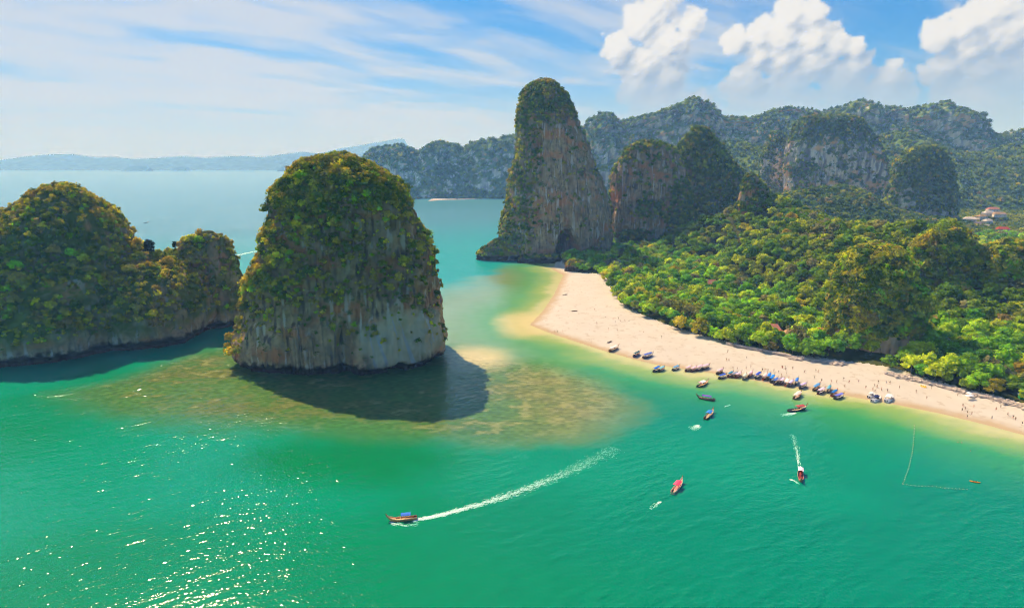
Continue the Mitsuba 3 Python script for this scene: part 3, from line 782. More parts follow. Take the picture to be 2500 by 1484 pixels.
rg = np.random.default_rng(11)
cand = np.vstack([candidates(230, 470, 7.6, rg), candidates(470, 700, 8.8, rg), candidates(700, 960, 10.4, rg)])
dvc = gdvi(cand[:, 1::-1])
hillness = sstep(6, 16, cand[:, 2])
bright = (1 - hillness) * sstep(.30, .45, meshkit.fbm(cand / 30, 2, 121) + .12)
kind = np.where(rg.random(len(cand)) < bright * .88, 0, 1)
dryn = meshkit.fbm(cand / [26, 26, 60], 3, 122)
kind[(dryn > .645) & (rg.random(len(cand)) < .6) & (dvc > 14)] = 2
HILLPAL = np.array([lin(*c) for c in [(112, 142, 32), (140, 162, 36), (88, 124, 36), (168, 176, 40), (118, 140, 44), (142, 150, 48), (98, 136, 38)]])
DRYPAL = np.array([lin(*c) for c in [(150, 146, 88), (158, 154, 92), (136, 136, 82), (166, 168, 62)]])
GOLD = []
tone = np.where((kind == 0)[:, None], tones(cand, rg, .03, BRIGHT, 30, 131), np.where((kind == 1)[:, None], tones(cand, rg, .025, HILLPAL, 34, 132), DRYPAL[rg.integers(0, 4, len(cand))] * (.8 + .4 * rg.random((len(cand), 1)))))
Rc = np.where(kind == 0, 4.2 + 3.4 * rg.random(len(cand)) ** 1.3, 3.8 + 3.6 * rg.random(len(cand)) ** 1.4) * (1 + .2 * sstep(600, 900, cand[:, 1]))
Hc = Rc * (1.25 + .6 * rg.random(len(cand))) + 1.5
Hc = np.where(dvc < 6, Hc * .75, Hc)


def clump_centres(p, R, Hh, K, rg2):
    """the clumps of one crown: a dome of K lumps"""
    th = np.arange(K) * 2.4 + rg2.random() * 6
    rr = np.sqrt((np.arange(K) + .3) / K) * .72
    h = .40 + .54 * (1 - (rr / .72) ** 2) ** .8 + .14 * (rg2.random(K) - .5)
    return np.c_[p[0] + R * rr * np.cos(th), p[1] + R * rr * np.sin(th), p[2] + Hh * h]


def tree_parts(p, R, Hh, col, kd, rg2, K=9, k=24, leaf=.62):
    C = clump_centres(p, R, Hh, K, rg2)
    cr = R * (.40 + .16 * rg2.random(K))
    cc = col * (.78 + .44 * rg2.random((K, 1)))
    crown = [leaf_cloud(C, cr, k if kd != 2 else int(k * .8), leaf * 1.4, cc, rg2, flat=.75)]
    if kd != 2:
        crown.append(blobs(C, cr * .74, cc * .9, rg2, .75))
    core = leaf_cloud([[p[0], p[1], p[2] + Hh * .62]], R * .62, 26, leaf * 2.3, col * .8, rg2, flat=.6)
    crown.append(core)
    trunk = [tube([[p[0], p[1], p[2] - .4], [p[0] + .2 * rg2.normal(), p[1] + .2, p[2] + Hh * .35], [p[0], p[1], p[2] + Hh * .7]], [.32, .24, .1], 6)]
    for c in C[1:5]:
        trunk.append(tube([[p[0], p[1], p[2] + Hh * .33], (c + [p[0], p[1], p[2] + Hh * .5]) / 2, c], [.15, .1, .04], 4))
    return join(crown), join(trunk)


def add_tree(name, label, group, p, R, Hh, col, kd, rg2, **kw):
    t = thing(name, label, 'tree', group)
    c, tr = tree_parts(p, R, Hh, col, kd, rg2, **kw)
    part(t, 'crown', foliage(c))
    part(t, 'trunk', mikit.ply(tr, 'bark', smooth=True))


dist = np.linalg.norm(cand - [0, 0, H], axis=1) / Rc
order = np.argsort(dist)
u_, v_ = project(cand + np.c_[0 * Rc, 0 * Rc, Hc * .6])
inview = (u_ < 2520)
single = [i for i in order if inview[i]][:300]
rest = np.setdiff1d(np.arange(len(cand)), single)
LQ = np.quantile(tone[single] @ [.3, .6, .1], [.33, .67])
ZONES = [(1510, 'beside the far boulder'), (1575, 'behind the narrow far sand'), (1650, 'where the sand widens'), (1720, 'left of the white house'), (1785, 'at the wall end'), (1860, 'behind the left huts'), (1940, 'behind the right huts'),
         (2050, 'left of the shaggy headland'), (2140, 'below the shaggy headland'), (2235, 'right of the shaggy headland'), (2300, 'below the dark sided headland'), (2370, 'below the shaded gorge'), (2440, 'right of the gorge'), (9999, 'at the right edge')]
for i in single:
    px = u_[i]
    zi = next(j for j, z_ in enumerate(ZONES) if px < z_[0])
    zone = ZONES[zi][1]
    lo_, hi_ = (ZONES[zi - 1][0] if zi else 1440), min(ZONES[zi][0], 2510)
    zone += ', left part' if px < lo_ + (hi_ - lo_) / 3 else ', right part' if px > hi_ - (hi_ - lo_) / 3 else ''
    row = 'in front' if dvc[i] < 9 else 'one row back' if dvc[i] < 18 else 'deeper in' if dvc[i] < 32 else 'far back'
    size = 'small' if Rc[i] < 5.0 else 'mid-sized' if Rc[i] < 6.2 else 'wide'
    g_, r_ = tone[i][1], tone[i][0]
    lum_ = tone[i] @ [.3, .6, .1]
    shade_ = 'dark' if lum_ < LQ[0] else 'pale' if lum_ > LQ[1] else ''
    hue = ('brown' if kind[i] == 2 else 'ochre' if r_ > g_ * 1.05 else 'olive' if r_ > g_ * .72 else 'green')
    hue = (shade_ + ' ' + hue).strip()
    nm = ['beach_tree', 'forest_tree', 'dry_tree'][kind[i]]
    lab = f'{"tall " if Hc[i] > 1.72 * Rc[i] + 1.5 and size != "mid-sized" else ""}{size} {hue} tree {row}, {zone}'
    add_tree(nm, lab, lab.replace(' tree ', ' trees '), cand[i], Rc[i], Hc[i], tone[i], kind[i], rg)
# the wood beyond them, as one mass
K = 6
Cs, Rs, cs = [], [], []
for i in rest:
    Cs.append(clump_centres(cand[i], Rc[i], Hc[i], K, rg)); Rs.append(np.full(K, Rc[i] * .5)); cs.append(np.repeat(tone[i][None], K, 0) * (.8 + .4 * rg.random((K, 1))))
Cs, Rs, cs = np.vstack(Cs), np.concatenate(Rs), np.vstack(cs)
stuff('forest', foliage(join([leaf_cloud(Cs, Rs, 18, 1.35, cs, rg, flat=.75), blobs(Cs, Rs * .74, cs * .9, rg, .75)])), 'dense mixed forest covering the hill behind the beach', 'forest')
far = candidates(960, 1900, 15, rg, 60, 1900)
vill = G(2405, 545)
VHOUSES = np.array([P(px, py, Yc)[:2] for px, py, Yc in [(2368, 536, 1240), (2382, 548, 1200), (2396, 530, 1270), (2410, 541, 1220), (2404, 555, 1180), (2412, 521, 1290), (2424, 512, 1310), (2440, 524, 1270), (2394, 580, 1010), (2448, 562, 1050), (2440, 574, 1020), (2488, 578, 1000), (2492, 597, 930)]])
hd_ = np.linalg.norm(far[:, None, :2] - VHOUSES[None], axis=2).min(1)
far, hd_ = far[hd_ > 17], hd_[hd_ > 17]
infront = ((far[:, None, 1] < VHOUSES[None, :, 1]) & (np.abs(far[:, None, 0] / far[:, None, 1] - VHOUSES[None, :, 0] / VHOUSES[None, :, 1]) < .022) & (far[:, None, 1] > VHOUSES[None, :, 1] - 160)).any(1)
far[:, 2] -= 7.5 * infront
stuff('woodland', foliage(join([leaf_cloud(far + [0, 0, 5], 8.5, 26, 2.4, tones(far, np.random.default_rng(8), .04, GREENS[:4] * .9, 60, 141), rg, flat=.7), blobs(far + [0, 0, 5], 6.5, tones(far, np.random.default_rng(8), .04, GREENS[:4] * .8, 60, 141), rg, .7)])), 'darker woodland on the plain between the hill and the massifs', 'woodland')

# trees on the left island
p, nn = scatter(im, 420, rg, lambda c, n: w_isle(c, n) * (.3 + np.clip(n[:, 2], 0, 1)) * sstep(78, 60, c[:, 2]) * (c[:, 0] < -175))
d = ((p[:, None] - p[None]) ** 2).sum(-1) ** .5
keepi = [i for i in range(len(p)) if not (d[i, :i] < 3.2).any()][:130]
p, nn = p[keepi], nn[keepi]
GOLD = [(P(372, 735, 392), 17), (P(40, 515, 410), 11), (P(8, 600, 392), 12), (P(420, 780, 392), 9)]
tn = tones(p, rg, .26, HP, 20, 151) * 1.15
for i in range(len(p)):
    isdry = tn[i][0] > tn[i][1] * 1.12
    w = 'ochre' if isdry else 'green'
    zone = 'on the big hump' if p[i][0] < -285 else 'in the saddle' if p[i][0] < -228 else 'around the pinnacle'
    hgt = 'low' if p[i][2] < 26 else 'halfway up' if p[i][2] < 48 else 'high'
    R = 2.8 + 2.4 * rg.random()
    sz = 'small' if R < 3.5 else 'mid-sized' if R < 4.4 else 'wide'
    sd_ = 'pale ' if tn[i][1] > .22 else 'dark ' if tn[i][1] < .13 else ''
    zz_ = [(-999, -310), (-310, -285), (-285, -255), (-255, -228), (-228, -212), (-212, 0)]
    zone = ['on the left of the big hump', 'on the right of the big hump', 'in the left of the saddle', 'in the right of the saddle', 'on the left of the pinnacle', 'on the right of the pinnacle'][next(j for j, q_ in enumerate(zz_) if q_[0] <= p[i][0] < q_[1])]
    lab = f'{sz} {sd_}{w} tree {hgt} {zone}, left island'
    add_tree('island_tree', lab, lab.replace(' tree ', ' trees '), p[i] - [0, 0, .5], R, R * 1.5, tn[i], 1, rg, K=8, k=22, leaf=.5)
q = P(366, 626, 434)
add_tree('island_tree', 'tall dark tree standing out against the sea in the island saddle', None, [q[0], q[1], q[2] - 3], 4.4, 15, np.array(lin(44, 62, 40)), 1, rg, K=12, k=26, leaf=.6)
q = P(428, 612, 448)
add_tree('island_tree', 'small dark tree leaning off the left flank of the pinnacle', None, [q[0], q[1], q[2] - 1], 2.0, 8, np.array(lin(44, 62, 40)), 1, rg, K=7, k=20, leaf=.45)


def palm(p, Hh, lean, rg2, label):
    t = thing('palm_tree', label, 'palm tree', 'palms at the right end of the beach')
    top = np.array([p[0] + lean[0], p[1] + lean[1], p[2] + Hh])
    s = np.linspace(0, 1, 7)[:, None]
    part(t, 'trunk', mikit.ply(tube(np.array(p) + (top - p) * np.c_[s ** 1.6, s ** 1.6, s], .26 - .1 * s[:, 0], 7), 'bark', smooth=True))
    fr = []
    for k in range(15):
        a = k * 2.4 + rg2.random(); el = .9 - 1.5 * (k / 15)
        L = 3.4 + rg2.random()
        s = np.linspace(0, 1, 7)
        mid = top + np.c_[np.cos(a) * L * s * np.cos(el * (1 - .3 * s)), np.sin(a) * L * s * np.cos(el * (1 - .3 * s)), L * (s * math.sin(el) - .62 * s ** 2)]
        side = np.array([-math.sin(a), math.cos(a), 0])
        w = (.55 * np.sin(np.pi * np.clip(s * .9 + .08, 0, 1)))[:, None]
        V = np.stack([mid - side * w - [0, 0, .18], mid, mid + side * w - [0, 0, .18]], 1).reshape(-1, 3)
        fr.append((V, grid_faces(7, 3), np.repeat(np.array([lin(104, 124, 44)]) * (.7 + .5 * rg2.random()), 21, 0)))
    part(t, 'fronds', foliage(join(fr)))


for px, py, Yc in [(2280, 905, 352), (2305, 898, 356), (2330, 915, 345), (2362, 900, 350), (2392, 918, 338), (2418, 905, 342), (2440, 925, 332), (2470, 915, 334), (2255, 895, 358), (2486, 935, 326), (2350, 935, 338)]:
    q = P(px, py, Yc); z = zat(q[:2])[0]
    palm([q[0], q[1], z - .3], 9 + 3 * rg.random(), rg.normal(size=2) * 1.2, rg, 'slender coconut palm among the trees at the right end of the beach')

# ------------------------------------------------------------------ sea wall, rubble, driftwood


def stones(P2, n, rg2, r0, r1, spread, up=0.0):
    line = shapely.LineString(P2)
    out = []
    ico = trimesh.creation.icosphere(subdivisions=1)
    iv, jf = np.asarray(ico.vertices), np.asarray(ico.faces)
    for s in rg2.random(n):
        q = line.interpolate(s, normalized=True)
        xy = np.array([q.x, q.y]) + rg2.normal(size=2) * spread
        r = r0 + (r1 - r0) * rg2.random() ** 2
        v = iv * (1 + .28 * rg2.normal(size=(len(iv), 1))) * r * [1, 1, .7]
        c, s_ = math.cos(r * 40), math.sin(r * 40)
        v = v @ np.array([[c, s_, 0], [-s_, c, 0], [0, 0, 1]])
        out.append((v + [xy[0], xy[1], zat(xy)[0] + r * .25 + up * rg2.random()], jf))
    return join(out)


def strip(pxs, inland):
    return [G(a, b)[:2] + np.array(inland) for a, b in pxs]


k = thing('sea_wall', 'low grey stone sea wall between the huts and the sand', 'wall')
WALL = strip([(1772, 848), (1810, 856), (1850, 863), (1890, 871), (1930, 880)], (0, 0))
wl = shapely.LineString(WALL)
ss = np.linspace(0, wl.length, 60)
pp = np.array([[wl.interpolate(s).x, wl.interpolate(s).y] for s in ss])
tg = np.gradient(pp, axis=0); tg /= np.linalg.norm(tg, axis=1, keepdims=True)
nm = np.c_[-tg[:, 1], tg[:, 0]]; nm = np.where((nm[:, 1:] > 0), nm, -nm)
zb = zat(pp)
prof = [(-.5, -.6), (-.35, 1.7), (.5, 1.75), (.55, -.6)]
V = np.stack([np.c_[pp + nm * o, zb + h] for o, h in prof], 1)
part(k, 'coping', mikit.ply((V.reshape(-1, 3), grid_faces(60, 4)), 'grey_stone', smooth=30))
part(k, 'facing_stone', mikit.ply(stones([a + [0, -.9] for a in WALL], 420, rg, .35, .85, .35, 1.2), 'grey_stone'), 'stuff')
stuff('rubble', mikit.ply(stones(strip([(1935, 884), (1965, 884), (2000, 890), (2030, 895), (2060, 898)], (0, .5)), 380, rg, .4, 1.2, 1.6, .5), 'grey_stone'), 'bank of grey rubble stones right of the sea wall', 'rubble')
stuff('rubble', mikit.ply(stones(strip([(2170, 922), (2215, 932), (2260, 941), (2310, 953), (2350, 965), (2420, 980), (2500, 1003), (2560, 1020)], (0, 0)), 1000, rg, .35, 1.1, 1.5, .5), 'grey_stone'), 'brown and grey rocks along the trees at the right end of the beach', 'rubble')
stuff('reef_rocks', mikit.ply(stones([G(*q_)[:2] for q_ in [(215, 897), (250, 900), (300, 915), (330, 905), (400, 880)]], 60, rg, .5, 1.3, 2.0, 0), 'grey_stone'), 'low wet rocks breaking the water off the left island', 'rocks')
plain('driftwood', lin(96, 78, 66), .9)
for px, py, a, lab in [(2002, 1042, .2, 'driftwood log lying highest on the narrow far beach'), (2035, 1103, -.1, 'driftwood log lying in the middle of the narrow far beach'), (2000 + 160, 1210, .7, 'dark kayak lying on the sand above the first beached boat')]:
    q = G(px * .689, py * .689, 1.6)
    z = zat(q[:2])[0]
    s = np.linspace(-1, 1, 7)
    k = thing('driftwood_log' if 'log' in lab else 'kayak', lab, 'driftwood' if 'log' in lab else 'kayak')
    scene[k] = mikit.ply(tube(np.c_[q[0] + 2.6 * s * math.cos(a), q[1] + 2.6 * s * math.sin(a), z + .3 + .1 * s ** 2 + .08 * np.sin(3 * s)], .4 * np.sqrt(1.02 - s ** 2) + .06, 7), 'driftwood', smooth=True)

# ------------------------------------------------------------------ buildings
WALLC = plain('plaster', lin(222, 210, 194), .8)
TIMBER = plain('timber', lin(128, 84, 56), .8)
GLASS = plain('dark_pane', lin(46, 54, 60), .2, .5)
for nm_, c_ in [('red_tile', (188, 84, 62)), ('orange_tile', (214, 132, 84)), ('pink_tile', (206, 140, 118)), ('white_roof', (232, 220, 205)), ('grey_roof', (150, 140, 138)), ('tan_roof', (196, 160, 116))]:
    def rf(p, n, uv, c_=c_):
        return mix(lin(*[v * .86 for v in c_]), lin(*c_), noise(p.x / .7, p.y / .7, p.z / .4))
    proc_diffuse(nm_, rf)


def house(px, py, Yc, w, dp, h, rot, roof, label, z=None, open_front=False, hip=.35, name='house', cat='house'):
    q = P(px, py, Yc); z = zat(q[:2])[0] if z is None else z
    M = T().translate([q[0], q[1], z]).rotate([0, 0, 1], rot)
    k = thing(name, label, cat)

    def pt(nm2, mesh, mat, sm=False):
        return part(k, nm2, mikit.ply(mesh, mat, smooth=sm, to_world=M))
    if open_front:
        for sx in (-1, 0, 1):
            for sy in (-1, 1):
                pt('post', box(sx * w * .46 - .12, sx * w * .46 + .12, sy * dp * .45 - .12, sy * dp * .45 + .12, -.3, h), TIMBER)
        pt('floor', box(-w / 2, w / 2, -dp / 2, dp / 2, -.4, .35), WALLC)
        pt('counter', box(-w * .3, w * .3, dp * .1, dp * .3, .352, 1.4), TIMBER)
    else:
        pt('wall', box(-w / 2, w / 2, -dp / 2, dp / 2, -1.5, h), WALLC)
        pt('door', box(-.5, .5, -dp / 2 - .06, -dp / 2 + .02, .05, 2.1), TIMBER)
        for sx in (-.32, .32):
            pt('window', box(sx * w - .6, sx * w + .6, -dp / 2 - .05, -dp / 2 + .02, .9, 2.1), GLASS)
    e, rr = .7, .3 * dp + 1.0
    x1, y1 = w / 2 + e, dp / 2 + e
    xr_ = w / 2 * (1 - hip) if hip else x1
    Vt = np.array([[-x1, -y1, h], [x1, -y1, h], [x1, y1, h], [-x1, y1, h], [-xr_, 0, h + rr], [xr_, 0, h + rr]])
    Vb = Vt - [0, 0, .22]
    f = np.array([[0, 1, 5], [0, 5, 4], [1, 2, 5], [2, 3, 4], [2, 4, 5], [3, 0, 4]])
    ed = np.array([[0, 6, 7], [0, 7, 1], [1, 7, 8], [1, 8, 2], [2, 8, 9], [2, 9, 3], [3, 9, 6], [3, 6, 0]])
    pt('roof', (np.vstack([Vt, Vb]), np.vstack([f, f[:, ::-1] + 6, ed])), roof)


house(1733, 717, 584, 13, 8, 4.2, 15, 'pink_tile', 'white house with a pinkish tiled roof in the middle of the beach trees')
house(1738, 733, 570, 8, 5, 3.0, 10, 'red_tile', 'small red roofed annex in front of the white house')
house(1836, 801, 438, 10, 8, 3.8, -20, 'orange_tile', 'orange roofed hut furthest left behind the sea wall', open_front=True, name='beach_hut', cat='hut')
house(1882, 820, 418, 11, 8, 4.0, -15, 'pink_tile', 'pink roofed open hut behind the middle of the sea wall', open_front=True, name='beach_hut', cat='hut')
house(1895, 837, 402, 9, 6, 3.2, -15, 'orange_tile', 'orange roofed open hut right on the sea wall', open_front=True, name='beach_hut', cat='hut')
house(1929, 834, 404, 8, 6, 3.6, -12, 'tan_roof', 'tan roofed hut at the right end of the sea wall', open_front=True, name='beach_hut', cat='hut')
house(2002, 834, 398, 6, 6, 5.4, -12, 'orange_tile', 'tall orange roofed hut just left of the shaggy headland', open_front=True, name='beach_hut', cat='hut')
house(2008, 856, 388, 6, 4, 2.6, -12, 'tan_roof', 'low tan hut on the beach front left of the shaggy headland', open_front=True, name='beach_hut', cat='hut')
VIL = [(2368, 536, 1240, 22, 10, 'white_roof', 'white roofed house, leftmost of the hillside village'), (2382, 548, 1200, 24, 11, 'grey_roof', 'grey roofed house low in the hillside village'), (2396, 530, 1270, 20, 10, 'tan_roof', 'tan roofed house in the middle of the hillside village'),
       (2410, 541, 1220, 22, 11, 'white_roof', 'white roofed house in the middle of the hillside village'), (2404, 555, 1180, 26, 12, 'white_roof', 'white roofed house lowest in the hillside village'), (2412, 521, 1290, 24, 10, 'white_roof', 'white roofed house second highest in the hillside village'),
       (2424, 512, 1310, 22, 9, 'pink_tile', 'pink roofed house highest in the hillside village'), (2440, 524, 1270, 22, 10, 'tan_roof', 'tan roofed house, rightmost of the hillside village')]
for px, py, Yc, w, h_, roof, lab in VIL:
    house(px, py, Yc, w, 10, h_ * .5, rg.uniform(-40, 40), roof, lab, z=P(px, py, Yc)[2] - h_ * .35)
for px, py, Yc, w, roof, lab in [(2394, 580, 1010, 18, 'orange_tile', 'bright orange roofed house at the forest edge'), (2448, 562, 1050, 18, 'red_tile', 'red roofed house above the orange roofed one'), (2440, 574, 1020, 20, 'red_tile', 'second red roofed house below the first'),
                              (2488, 578, 1000, 20, 'red_tile', 'red roofed house with a white gable at the right edge'), (2492, 597, 930, 20, 'pink_tile', 'pink roofed house near the right edge of the picture')]:
    house(px, py, Yc, w, 10, 5, rg.uniform(-30, 30), roof, lab, z=P(px, py, Yc)[2] - 3)

# ------------------------------------------------------------------ boats
PAINT = {}


def paint(c, rough=.5):
    k = 'paint_%02x%02x%02x' % c
    if k not in scene:
        plain(k, [.95 * v for v in lin(*c)], rough, .4)
    return k


def hull_mesh(L, B, free, bow, stern, n=19, skin=.07, prow_pow=3.2, sharp=2.2):
    """an open hull along x (bow at +x): outer and inner skin"""
    s = np.linspace(-1, 1, n)
    w = B / 2 * np.where(s < 0, 1 - .30 * np.abs(s) ** 2.2, 1 - np.abs(s) ** sharp) + .05
    sheer = free + bow * np.clip(s, 0, 1) ** prow_pow + stern * np.clip(-s, 0, 1) ** 2.2
    keel = -.35 + (bow * .86 + free + .35) * np.clip((s - .55) / .45, 0, 1) ** 2.0
    keel = np.minimum(keel, sheer - .12)
    th = np.linspace(0, np.pi, 9)
    rows = []
    for sk in (0, skin):
        yy = np.cos(th)[None] * np.maximum(w[:, None] - sk, .02)
        zz = sheer[:, None] + (keel - sheer)[:, None] * np.sin(th)[None] ** .62 + sk * np.sin(th)[None]
        rows.append(np.stack([np.broadcast_to(s[:, None] * L / 2, yy.shape), yy, zz], -1))
    V = np.concatenate([rows[0].reshape(-1, 3), rows[1].reshape(-1, 3)])
    f0 = grid_faces(n, 9)
    N = n * 9
    f = [f0[:, ::-1], f0 + N]
    for j in (0, 8):
        i = np.arange(n - 1) * 9 + j
        q = np.stack([i, i + 9, i + 9 + N, i + N], 1)
        f += [q[:, [0, 1, 2]], q[:, [0, 2, 3]]]
    j = np.arange(8)
    q = np.stack([j, j + 1, j + 1 + N, j + N], 1)
    f += [q[:, [0, 1, 2]], q[:, [0, 2, 3]]]
    # transom
    f += [np.array([[0, k + 1, k] for k in range(1, 8)])]
    return V, np.vstack(f), s * L / 2, w, sheer


def canopy_mesh(x0, x1, w, z, rise=.35, t=.06, sag=.05):
    n, m = 7, 7
    xs, a = np.linspace(x0, x1, n), np.linspace(-1, 1, m)
    def sheet(o):
        return np.stack([np.repeat(xs[:, None], m, 1), np.repeat((a * w / 2)[None], n, 0), z + rise * (1 - a[None] ** 2) - sag * np.cos(np.linspace(0, 3 * np.pi, n))[:, None] + o], -1).reshape(-1, 3)
    f = grid_faces(n, m)
    per = [i for i in range(m)] + [i * m + m - 1 for i in range(1, n)] + [(n - 1) * m + i for i in range(m - 2, -1, -1)] + [i * m for i in range(n - 2, 0, -1)]
    N = n * m
    e = [[a_, b_, b_ + N] for a_, b_ in zip(per, per[1:] + per[:1])] + [[a_, b_ + N, a_ + N] for a_, b_ in zip(per, per[1:] + per[:1])]
    return np.vstack([sheet(t), sheet(0)]), np.vstack([f, f[:, ::-1] + N, e])


def longtail(stern, bow, hull, canopy, label, group=None, inside=(196, 168, 132), can=(-.43, .27), L=None, z=None, ribbon=(230, 120, 60), canopy2=None):
    a, b = G(*stern)[:2], G(*bow, 1.2)[:2]
    d = b - a
    L = L or float(np.clip(np.hypot(*d), 7.5, 12.0))
    rot = math.degrees(math.atan2(d[1], d[0]))
    c = (a + b) / 2
    gz_ = zat(c)[0] if z is None else z
    M = T().translate([c[0], c[1], max(0.0, gz_ + .25)]).rotate([0, 0, 1], rot).rotate([0, 1, 0], 0 if gz_ < 0 else -2)
    k = thing('longtail_boat', label, 'boat', group)
    B = .185 * L
    V, f, xs, w, sh = hull_mesh(L, B, .62, 1.75, .35)

    def pt(nm, mesh, mat, sm=False, lab=None):
        part(k, nm, mikit.ply(mesh, mat, smooth=sm, to_world=M), label=lab)
    pt('hull', (V, f), paint(hull), 40)
    rail = [tube(np.c_[xs, s_ * (w - .02), sh + .03], np.full(len(xs), .07), 5) for s_ in (1, -1)]
    pt('gunwale', join(rail), paint(tuple(int(min(255, v * .55 + 105)) for v in hull)), True)
    i0, i1 = 1, 14
    fl = np.concatenate([np.c_[xs[i0:i1], w[i0:i1] - .12, np.full(i1 - i0, .18)], np.c_[xs[i0:i1], -w[i0:i1] + .12, np.full(i1 - i0, .18)]])
    n = i1 - i0
    ff = [[j, j + n, j + n + 1] for j in range(n - 1)] + [[j, j + n + 1, j + 1] for j in range(n - 1)]
    pt('floor', (fl, np.array(ff)), paint(inside))
    fd = np.concatenate([np.c_[xs[13:18], w[13:18] - .06, sh[13:18] - .10], np.c_[xs[13:18], -w[13:18] + .06, sh[13:18] - .10]])
    pt('foredeck', (fd, np.array([[j, j + 5, j + 6] for j in range(4)] + [[j, j + 6, j + 1] for j in range(4)])), paint(tuple(int(v * .9) for v in inside)))
    for xb in (-.12, .04, .2):
        ww = np.interp(xb * L, xs, w) - .1
        pt('thwart', box(xb * L - .14, xb * L + .14, -ww, ww, .45, .52), paint(inside))
    if canopy:
        x0, x1 = can[0] * L, can[1] * L
        pt('canopy', canopy_mesh(x0, x1, B * 1.06, 2.05), paint(canopy, .7), True)
        if canopy2:
            pt('canopy_band', canopy_mesh(x0 + .1, x0 + (x1 - x0) * .35, B * 1.0, 2.09), paint(canopy2, .7), True)
        for xx in (x0 + .15, (x0 + x1) / 2, x1 - .15):
            for s_ in (1, -1):
                ww = np.interp(xx, xs, w) - .12
                pt('canopy_post', tube([[xx, s_ * ww, .5], [xx, s_ * B * .46, 2.08]], [.045, .045], 5), paint((150, 130, 110)))
    e = -.47 * L
    pt('engine', join([box(e - .1, e + .75, -.26, .26, .98, 1.42), box(e + .1, e + .5, -.34, .34, 1.1, 1.3), tube([[e + .3, 0, .5], [e + .3, 0, 1.0]], [.1, .1], 6)]), paint((52, 50, 50)))
    pt('tail_shaft', tube([[e - .1, 0, 1.1], [e - 2.6, .2, .12]], [.05, .04], 5), paint((90, 88, 86)))
    pt('tiller', tube([[e + .6, 0, 1.3], [e + 1.7, .1, 1.5]], [.04, .04], 5), paint((90, 88, 86)))
    tz = sh[-1]
    pt('prow_post', tube([[L * .485, 0, tz - .5], [L * .515, 0, tz + .55]], [.10, .07], 6), paint(tuple(int(v * .8) for v in hull)))
    pt('prow_ribbon', join([tube([[L * .487, 0, tz - .15], [L * .50, 0, tz + .2]], [.17, .15], 7), tube([[L * .49, .12, tz - .1], [L * .485, .2, tz - .8]], [.06, .08], 5)]), paint(ribbon))
    return k, M


def zp(ox, oy, sc, x, y):
    return ((ox + x / sc) * .68908, (oy + y / sc) * .68908)


z1 = lambda x, y: zp(2100, 1180, 5.435, x, y)
z2 = lambda x, y: zp(2500, 1270, 6.579, x, y)
z3 = lambda x, y: zp(2760, 1300, 5.682, x, y)
z4 = lambda x, y: zp(2400, 1300, 5.9375, x, y)
z5 = lambda x, y: zp(1340, 1540, 2.778, x, y)
z6 = lambda x, y: zp(2280, 1660, 9.275, x, y)
z7 = lambda x, y: zp(2740, 1500, 5.71, x, y)
z8 = lambda x, y: zp(3100, 1350, 3.619, x, y)
zr = lambda x, y: zp(1800, 850, 2.473, x, y)
BLUE, SKYB, PINKW, WHITE, GREYB, TEALC, VIOL = (24, 108, 214), (90, 170, 226), (238, 208, 222), (238, 234, 226), (134, 150, 178), (30, 140, 176), (96, 92, 196)
DK, BRN, RED, MAR = (58, 44, 40), (112, 70, 50), (150, 44, 44), (92, 44, 52)
RG = 'longtail boats moored along the beach'
